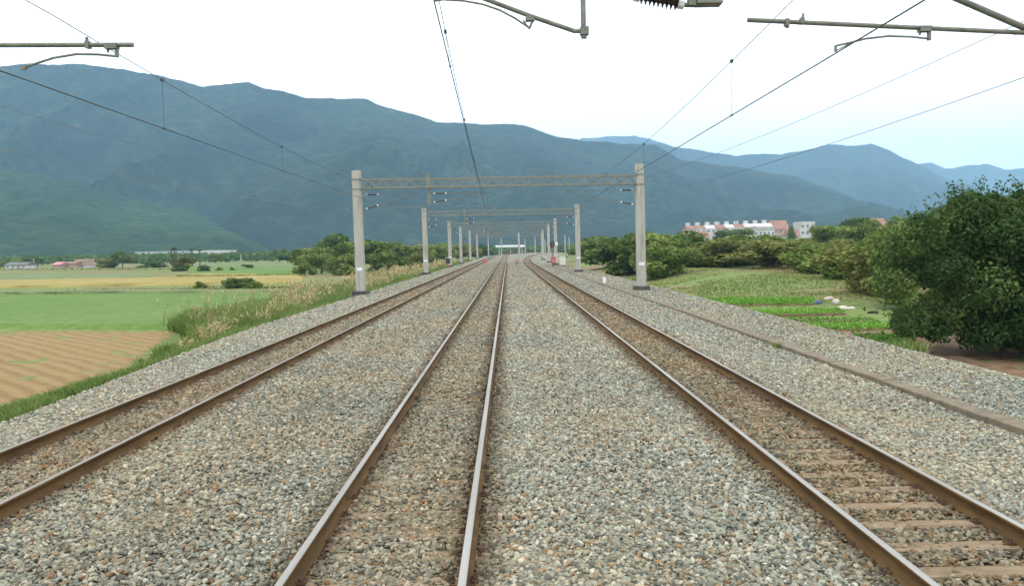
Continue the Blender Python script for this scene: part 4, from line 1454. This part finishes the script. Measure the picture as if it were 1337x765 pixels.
# ------------------------------------------------------------------ fields at the left
def field(name, corners, mat, zoff=0.02, thick=0.0, rough=.06, plane=-1.95, res=70):
    P = [on_plane(u, v, plane) for (u, v) in corners]
    a, b2, c2, d = P
    n = res
    s = np.linspace(0, 1, n); S, T = np.meshgrid(s, s)
    def bil(k):
        return (1 - S) * (1 - T) * a[k] + S * (1 - T) * b2[k] + S * T * c2[k] + (1 - S) * T * d[k]
    Xf, Yf = bil(0), bil(1)
    Zf = terrain(Xf, Yf) + zoff + thick + (fbm(Xf * .8, Yf * .8, 4) - .5) * rough * 2
    edge = (S < 1e-6) | (S > 1 - 1e-6) | (T < 1e-6) | (T > 1 - 1e-6)
    Zf = np.where(edge, terrain(Xf, Yf) - .12, Zf)
    idx = np.arange(n * n).reshape(n, n)
    quads = np.stack([idx[:-1, :-1], idx[:-1, 1:], idx[1:, 1:], idx[1:, :-1]], -1).reshape(-1, 4)
    me = np_mesh(name, np.stack([Xf.ravel(), Yf.ravel(), Zf.ravel()], 1), quads, 4, smooth=True)
    tag(link_mesh(name, me, mat), kind='structure')


BROWN = field_mat('ploughed_soil', [(.25, (.14, .09, .038)), (.45, (.245, .16, .068)), (.60, (.28, .195, .088)), (.75, (.215, .20, .075))], R(-45), .40, .20, 2.6)
RICE = field_mat('young_rice', [(.3, (.06, .125, .025)), (.5, (.115, .19, .045)), (.7, (.18, .24, .08))], R(80), .4, .08, 1.6)
RICE2 = field_mat('older_rice', [(.3, (.08, .12, .045)), (.5, (.15, .19, .08)), (.7, (.22, .24, .11))], R(80), .1, .2, .4)
GOLD = field_mat('ripe_rice', [(.3, (.19, .155, .045)), (.5, (.30, .24, .075)), (.7, (.37, .30, .12))], R(80), .1, .2, .5)
field('brown_field', [(-420, 640), (150, 490), (240, 433), (-420, 432)], BROWN, .03, 0, .07)
field('rice_field', [(-420, 429), (232, 430.5), (400, 386), (-420, 388)], RICE, .03, .28, .06)
field('rice_field', [(-500, 387), (200, 384), (390, 381), (-500, 383)], RICE2, .03, .35, .05)
field('yellow_field', [(-500, 384), (395, 370), (400, 361), (-500, 376)], GOLD, .03, .35, .05)
field('meadow', [(-500, 374.5), (200, 364), (190, 357), (-500, 364)], RICE2, .03, .25, .05)
field('far_rice_field', [(245, 358.5), (395, 358.5), (400, 350), (245, 349)], RICE, .03, .3, .05, res=40)
field('far_yellow_field', [(245, 360.5), (330, 360), (335, 358.8), (245, 358.8)], GOLD, .03, .3, .05, res=30)
field('far_meadow', [(240, 348), (400, 349), (400, 343.5), (240, 343)], RICE2, .03, .2, .05, res=40)

# weeds on the field boundaries
xs_, ys_ = [], []
for (u0_, v0_, u1_, v1_, k) in ((60, 384, 400, 375, 3400), (-60, 386, 110, 384, 500), (230, 361.5, 400, 360.5, 900), (0, 352, 240, 352, 900)):
    t = rng.random(k)
    for tt in t:
        p = on_plane(u0_ + (u1_ - u0_) * tt, v0_ + (v1_ - v0_) * tt + rng.normal() * .5, -1.95)
        xs_.append(p.x); ys_.append(p.y)
x = np.array(xs_); y = np.array(ys_); z = terrain(x, y)
cc = np.stack([x, y, z + rng.random(len(x)) * (.10 + 1.0 * np.clip(fbm(x * .12, y * .3, 3) - .38, 0, 1))], 1)
dist = np.sqrt(x * x + y * y)
V, Fq, T = leaf_cloud(cc, .07 + dist * .0008, np.tile(np.array([0, 0, .4]), (len(x), 1)))
me = np_mesh('weeds', V, Fq, 4, attrs={'tint': ('FACE', T)})
tag(link_mesh('weeds', me, MAT['leaf_olive']), 'ragged weeds along the boundaries between the left fields', 'weeds', kind='stuff')

# ------------------------------------------------------------------ buildings
def building(name, label, u0_, u1_, vt, y, depth, wall, roof, storeys=2, pitched=True, bays=3, tower=False, group=None, overhang=.35, cat='house', rise=.32, vb=None):
    a = at(u0_, vt, y); b2 = at(u1_, vt, y)
    w = b2.x - a.x; cx = (a.x + b2.x) / 2
    zg = float(terrain(cx, y)) if vb is None else at((u0_ + u1_) / 2, vb, y).z
    top = (a.z + b2.z) / 2
    H_ = top - zg
    he = H_ * (1 - (rise if pitched else .0))
    root = thing(name, label, cat, (cx, y + depth / 2, zg), group)
    m = MB(); m.box((0, 0, he / 2 - .3), (w, depth, he + .6))
    m.build('wall', MAT[wall], root)
    m = MB(); ov = overhang
    if pitched:
        x0, x1, y0, y1 = -w / 2 - ov, w / 2 + ov, -depth / 2 - ov, depth / 2 + ov
        e = he - .05
        m.add([(x0, y0, e), (x1, y0, e), (x1, y1, e), (x0, y1, e), (x0, 0, H_), (x1, 0, H_), (x0, y0, e - .15), (x1, y0, e - .15), (x1, y1, e - .15), (x0, y1, e - .15)],
              [(0, 1, 5, 4), (2, 3, 4, 5), (6, 7, 1, 0), (8, 9, 3, 2), (9, 8, 7, 6), (3, 0, 4), (1, 2, 5), (9, 6, 0, 3), (7, 8, 2, 1)])
    else:
        m.box((0, 0, he + .12), (w + .3, depth + .3, .25)); m.box((0, -depth / 2 - .02, he + .55), (w + .1, .2, .7)); m.box((0, depth / 2 + .02, he + .55), (w + .1, .2, .7))
        for s in (-1, 1): m.box((s * (w / 2 + .0), 0, he + .54), (.2, depth - .2, .68))
    rf = m.build('roof', MAT[roof], root)
    if tower:
        t = MB(); t.box((-w * .1, depth * .1, H_ + .55), (w * .42, 2.2, 2.2)); t.box((-w * .1, depth * .1, H_ + 1.72), (w * .50, 2.5, .16)); t.build('stair_tower', MAT['wall_white'], rf)
    sh = he / max(1, storeys)
    for s in range(storeys):
        for k in range(bays):
            wx = -w / 2 + w * (k + .5) / bays; ww = w / bays * .45; wh = sh * .40; wz = sh * (s + .54)
            f = MB(); t_ = .06
            f.box((wx, -depth / 2 - .03, wz + wh / 2), (ww, .08, t_)); f.box((wx, -depth / 2 - .03, wz - wh / 2), (ww, .08, t_))
            for e in (-1, 0, 1): f.box((wx + e * ww / 2, -depth / 2 - .03, wz), (t_, .076, wh - t_))
            fr = f.build('window', MAT['wall_grey'], root)
            p = MB(); p.box((wx, -depth / 2 - .008, wz), (ww - .02, .03, wh - .02)); p.build('pane', MAT['pane'], fr)
    return root


# terrace of narrow town houses with roof towers
us = [897, 909, 922, 935, 948, 960.5, 973, 986, 998, 1010]
desc = ['red roofed house at the left end of the terrace with rooftop towers', 'red roofed terrace house, second from the left end', 'white roofed terrace house behind the white villa, third from the left',
        'red roofed terrace house, fourth from the left end', 'white roofed terrace house in the very middle of the row', 'last red roofed house of the terrace counting from the left',
        'white roofed terrace house above the left end of the long low hall', 'white roofed terrace house, second from the right end of the row', 'white roofed house at the right end of the terrace, beside the brown pitched roof']
for k in range(9):
    building('town_house', desc[k], us[k] + .25, us[k + 1] - .25, 294.5 - .45 * k, 455, 12, 'wall_white' if k % 3 else 'wall_tan', 'roof_red' if k in (0, 1, 3, 5) else 'wall_white', 4, True, 2, True, 'terrace of town houses', overhang=.0, rise=.13)
building('villa', 'bright white villa with red roof in front of the terrace left end', 904, 926, 302, 390, 9, 'wall_white', 'roof_red', 3, True, 3, cat='house')
building('hall', 'long low white building in front of the terrace right end', 974, 1012, 301, 400, 10, 'wall_white', 'wall_grey', 3, False, 7, cat='building')
building('pavilion', 'tan building with a dark brown pitched roof right of the terrace', 1009, 1030, 287.5, 470, 12, 'wall_tan', 'roof_red', 4, True, 3, cat='building', rise=.3)
building('tower_block', 'white flat roofed block, tallest at the right of the town', 1045, 1064, 291.5, 470, 12, 'wall_white', 'wall_white', 4, False, 3, cat='building')
building('shop_house', 'small white house between the brown roof and the white block', 1030, 1044, 299, 440, 9, 'wall_white', 'roof_red', 3, True, 2, cat='house')
building('brown_house', 'brown roofed house peeking over the trees right of the town', 1140, 1160, 284.5, 260, 8, 'wall_tan', 'roof_red', 2, True, 2, cat='house')
# left hamlet
building('bungalow', 'low white bungalow with dark roof at the far left edge', 6, 34, 342.5, 350, 8, 'wall_white', 'roof_dark', 1, True, 4, cat='house', rise=.35)
building('cottage', 'small house with a bright pink roof in the left hamlet', 68, 78, 342, 360, 8, 'wall_tan', 'roof_pink', 1, True, 2, cat='house', rise=.45)
building('brick_house', 'taller tan brick house right of the pink roof', 80, 97, 342, 365, 9, 'wall_tan', 'roof_red', 2, True, 3, cat='house', rise=.25)
building('brick_house', 'tan brick house with flat top, rightmost of the hamlet', 98, 115, 341, 370, 9, 'wall_tan', 'wall_tan', 2, False, 3, cat='house')
building('outbuilding', 'little grey white outbuilding below the brick houses', 110, 117, 348, 340, 4, 'wall_white', 'roof_grey', 1, True, 1, cat='shed')
building('field_shed', 'low shed with pale grey sheet roof beside the palms', 199, 226, 356.5, 232, 7, 'wall_grey', 'roof_grey', 1, True, 2, cat='shed', rise=.6)
building('dark_shed', 'low dark shed left of the pale grey roofed shed', 180, 198, 359.5, 240, 5, 'wall_grey', 'roof_dark', 1, True, 2, cat='shed', rise=.5)
building('factory', 'long low white factory under the green hill', 252, 297, 328, 900, 30, 'wall_white', 'wall_white', 1, False, 9, cat='factory')
building('factory', 'long grey white factory wing left of the palms', 176, 246, 329.2, 930, 30, 'wall_grey', 'roof_grey', 1, False, 9, cat='factory')

# long white roof over the line in the distance
y = 560
a = at(647, 321, y); b2 = at(686, 320, y)
root = thing('station_canopy', 'long white roofed canopy on posts where the tracks vanish', 'canopy', ((a.x + b2.x) / 2, y, -.6))
m = MB(root.location); m.box(((a.x + b2.x) / 2, y, 5.0), (b2.x - a.x, 5, 1.5), bevel=.2); m.build('roof', MAT['white'], root)
for k in range(3):
    xx = a.x + (b2.x - a.x) * (k + .3) / 2.6
    m = MB(root.location); m.box((xx, y, 1.9), (.4, .4, 5.1)); m.build('leg', MAT['cream'], root)
m = MB(root.location); m.box(((a.x + b2.x) / 2 + 2, y + 4, .3), (b2.x - a.x - 4, 2, 2.4)); m.build('platform', MAT['trough'], root)

# utility poles in the fields
for (u, vb, vt, y, lab) in ((44.5, 350, 338, 380, 'pale utility pole above the white bungalow'), (315, 348, 332, 330, 'pale utility pole right of the white factory'), (24, 349, 342, 400, 'short pale pole left of the bungalow roof')):
    p, h, w = put(u, vb, vt, 2, y)
    root = thing('utility_pole', lab, 'utility pole', p, 'utility poles in the left fields')
    m = MB(); m.tube([(0, 0, -.2), (0, 0, h)], [.28, .2], 8); m.build('pole', MAT['concrete'], root)
    m = MB(); m.bar((-1, -.25, h - .5), (1, -.25, h - .5), .12); m.build('crossarm', MAT['galv'], root)

# far belt of woods at the foot of the hills
def wood(name, label, u0_, u1_, y0, y1, n, hmin, hmax, mat, leaf):
    u = rng.uniform(u0_, u1_, n); y = y0 + (y1 - y0) * rng.random(n)
    x = np.array([at(a_, 330, b_).x for a_, b_ in zip(u, y)])
    hh = hmin + (hmax - hmin) * fbm(x * .02, y * .02, 3) ** 1.3
    k = 26
    dx = rng.normal(0, 1, (n, k, 3)); dx /= np.linalg.norm(dx, axis=2)[..., None]
    c = np.stack([x, y, terrain(x, y) + hh * .55], 1)[:, None, :] + dx * np.stack([hh * .5, hh * .5, hh * .45], 1)[:, None, :]
    c = c.reshape(-1, 3)
    V, Fq, T = leaf_cloud(c, leaf, dx.reshape(-1, 3), tint=np.clip(np.repeat(rng.random(n), k) * .6 + rng.random(n * k) * .4, 0, 1))
    me = np_mesh(name, V, Fq, 4, attrs={'tint': ('FACE', T)})
    tag(link_mesh(name, me, MAT[mat]), label, 'woods', kind='stuff')


wood('far_wood', 'dark belt of far woods at the foot of the hills behind the left fields', -120, 640, 480, 900, 1600, 3.5, 8, 'leaf_dark', 1.2)
wood('far_wood', 'distant dark trees behind the white canopy where the tracks vanish', 600, 790, 640, 900, 500, 5, 10, 'leaf_dark', 1.4)
wood('scrub', 'far belt of scrub and trees beyond the right hedge below the town', 790, 1420, 200, 520, 1100, 2.5, 5.5, 'leaf_mid', 1.1)

# ------------------------------------------------------------------ hills
def hills(name, ridge, D, foot, mat, amp, seed, z0=-3, ncol=420, nrow=60, back=1.25, expo=1.15):
    us_ = np.array([p[0] for p in ridge], float); vs_ = np.array([p[1] for p in ridge], float)
    u = np.linspace(us_[0], us_[-1], ncol)
    v = np.interp(u, us_, vs_)
    v = v - (fbm(u * .03 + seed, u * 0 + seed, 6, .62) - .5) * 7.0
    Dr = np.interp(u, [us_[0], us_[-1]], D)
    rows = []
    tt = np.concatenate([np.linspace(0, 1, nrow), np.linspace(1, 2, 10)[1:]])
    dirs = np.array([list(ray(a_, b_)) for a_, b_ in zip(u, v)])
    for t in tt:
        if t <= 1:
            d = foot * Dr + (1 - foot) * Dr * t
            prof = t ** expo
        else:
            d = Dr * (1 + (back - 1) * (t - 1)); prof = 1 - .8 * (t - 1)
        x = dirs[:, 0] * d; y = d
        zr = CAM.z + dirs[:, 2] * Dr
        # spurs and gullies: warped noise over the real ground position, longer down the slope than across
        wx = x / 420.0 + seed; wy = d / 900.0 + seed * .37
        q1 = fbm(wx * .8 + 31, wy * 1.5 + 3, 3); q2 = fbm(wx * .9 + 7, wy * 1.1 + 50, 3)
        g = fbm(wx + 1.6 * q1, wy + 1.6 * q2, 6, .52) - .5
        g2 = 1 - 2 * np.abs(fbm(wx * 1.3 + 1.2 * q2 + 9, wy * 1.2 + 1.2 * q1, 5, .5) - .5)
        w_ = 4.6 * t * (1 - t) ** 1.6 if t <= 1 else 0
        z = z0 + (zr - z0) * prof + amp * w_ * (g * 1.3 + (g2 - .75) * .8)
        rows.append(np.stack([x, y, z], 1))
    Vt = np.concatenate(rows); nr = len(rows)
    idx = np.arange(nr * ncol).reshape(nr, ncol)
    quads = np.stack([idx[:-1, :-1], idx[:-1, 1:], idx[1:, 1:], idx[1:, :-1]], -1).reshape(-1, 4)
    me = np_mesh(name, Vt, quads, 4, smooth=True)
    tag(link_mesh(name, me, mat), kind='structure')


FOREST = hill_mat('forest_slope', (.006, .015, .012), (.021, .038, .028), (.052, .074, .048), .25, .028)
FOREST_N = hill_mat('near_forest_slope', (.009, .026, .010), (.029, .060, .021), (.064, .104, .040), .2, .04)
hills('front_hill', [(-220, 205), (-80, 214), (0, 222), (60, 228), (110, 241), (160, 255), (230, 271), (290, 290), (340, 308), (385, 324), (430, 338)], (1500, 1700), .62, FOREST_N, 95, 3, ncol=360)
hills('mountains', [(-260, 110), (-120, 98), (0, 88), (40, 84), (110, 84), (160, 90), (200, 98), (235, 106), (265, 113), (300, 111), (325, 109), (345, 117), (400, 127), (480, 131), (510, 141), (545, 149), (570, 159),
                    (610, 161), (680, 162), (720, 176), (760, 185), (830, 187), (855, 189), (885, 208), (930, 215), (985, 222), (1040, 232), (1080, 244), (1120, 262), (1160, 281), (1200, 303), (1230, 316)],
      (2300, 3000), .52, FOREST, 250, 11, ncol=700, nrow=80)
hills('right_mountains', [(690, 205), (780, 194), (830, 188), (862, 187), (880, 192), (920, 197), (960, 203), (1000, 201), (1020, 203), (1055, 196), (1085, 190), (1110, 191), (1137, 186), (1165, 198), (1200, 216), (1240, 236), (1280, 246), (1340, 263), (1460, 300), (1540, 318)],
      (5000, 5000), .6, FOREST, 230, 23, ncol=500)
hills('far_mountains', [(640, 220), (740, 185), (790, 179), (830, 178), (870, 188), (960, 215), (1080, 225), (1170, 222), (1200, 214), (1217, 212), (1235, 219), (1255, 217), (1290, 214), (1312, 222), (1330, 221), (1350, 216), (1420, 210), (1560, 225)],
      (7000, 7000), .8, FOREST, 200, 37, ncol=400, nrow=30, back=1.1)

# ------------------------------------------------------------------ haze
m, nt, b, out = new_mat('haze')
nt.nodes.remove(b)
pv = nt.nodes.new('ShaderNodeVolumePrincipled')
pv.inputs['Color'].default_value = (.40, .67, .94, 1)
pv.inputs['Density'].default_value = 1.6e-4
pv.inputs['Anisotropy'].default_value = 0.0
nt.links.new(pv.outputs[0], out.inputs['Volume'])
hz = MB((0, 4400, 0)); hz.box((300, 3300, 534), (14200, 11000, 1078))
ho = hz.build('haze', m)
tag(ho, 'pale blue haze in the air before the mountains', 'haze', kind='stuff')

# ------------------------------------------------------------------ light
SUN_EL, SUN_AZ = R(58), R(205)          # azimuth clockwise from +Y: behind the camera, to its left
w = bpy.data.worlds.new('World'); scene.world = w; w.use_nodes = True
nt = w.node_tree; nt.nodes.clear()
out = nt.nodes.new('ShaderNodeOutputWorld'); bg = nt.nodes.new('ShaderNodeBackground')
sky = nt.nodes.new('ShaderNodeTexSky'); sky.sky_type = 'NISHITA'; sky.sun_disc = False
sky.sun_elevation = SUN_EL; sky.sun_rotation = SUN_AZ
sky.air_density = 1.0; sky.dust_density = 3.0; sky.ozone_density = 1.0
tc = nt.nodes.new('ShaderNodeTexCoord')
n1 = noise(nt, tc.outputs['Generated'], 3.2, 6, .6, (1, 1, 3.5))
cover = ramp(nt, [(.30, (.86, .86, .86)), (.55, (.98, .98, .98))], n1).outputs[0]
mixs = mixc(nt, cover, sky.outputs[0], (25, 25.2, 25.2))
nt.links.new(mixs, bg.inputs['Color']); bg.inputs['Strength'].default_value = .10
nt.links.new(bg.outputs[0], out.inputs['Surface'])
sl = bpy.data.lights.new('sun', 'SUN'); so = bpy.data.objects.new('sun', sl); col.objects.link(so)
sl.energy = 1.0; sl.angle = R(14); sl.color = (1, .95, .87)
d = Vector((math.sin(SUN_AZ) * math.cos(SUN_EL), math.cos(SUN_AZ) * math.cos(SUN_EL), math.sin(SUN_EL)))
so.rotation_euler = d.to_track_quat('Z', 'Y').to_euler()
so.location = (0, -20, 40)

# ------------------------------------------------------------------ render settings
vs = scene.view_settings
vs.view_transform = 'Standard'; vs.look = 'None'; vs.exposure = -0.17; vs.gamma = 1.0
scene.render.engine = 'CYCLES'
cy = scene.cycles
cy.use_denoising = True
cy.max_bounces = 6; cy.diffuse_bounces = 3; cy.glossy_bounces = 2; cy.transmission_bounces = 2; cy.volume_bounces = 2; cy.transparent_max_bounces = 6
cy.caustics_reflective = False; cy.caustics_refractive = False
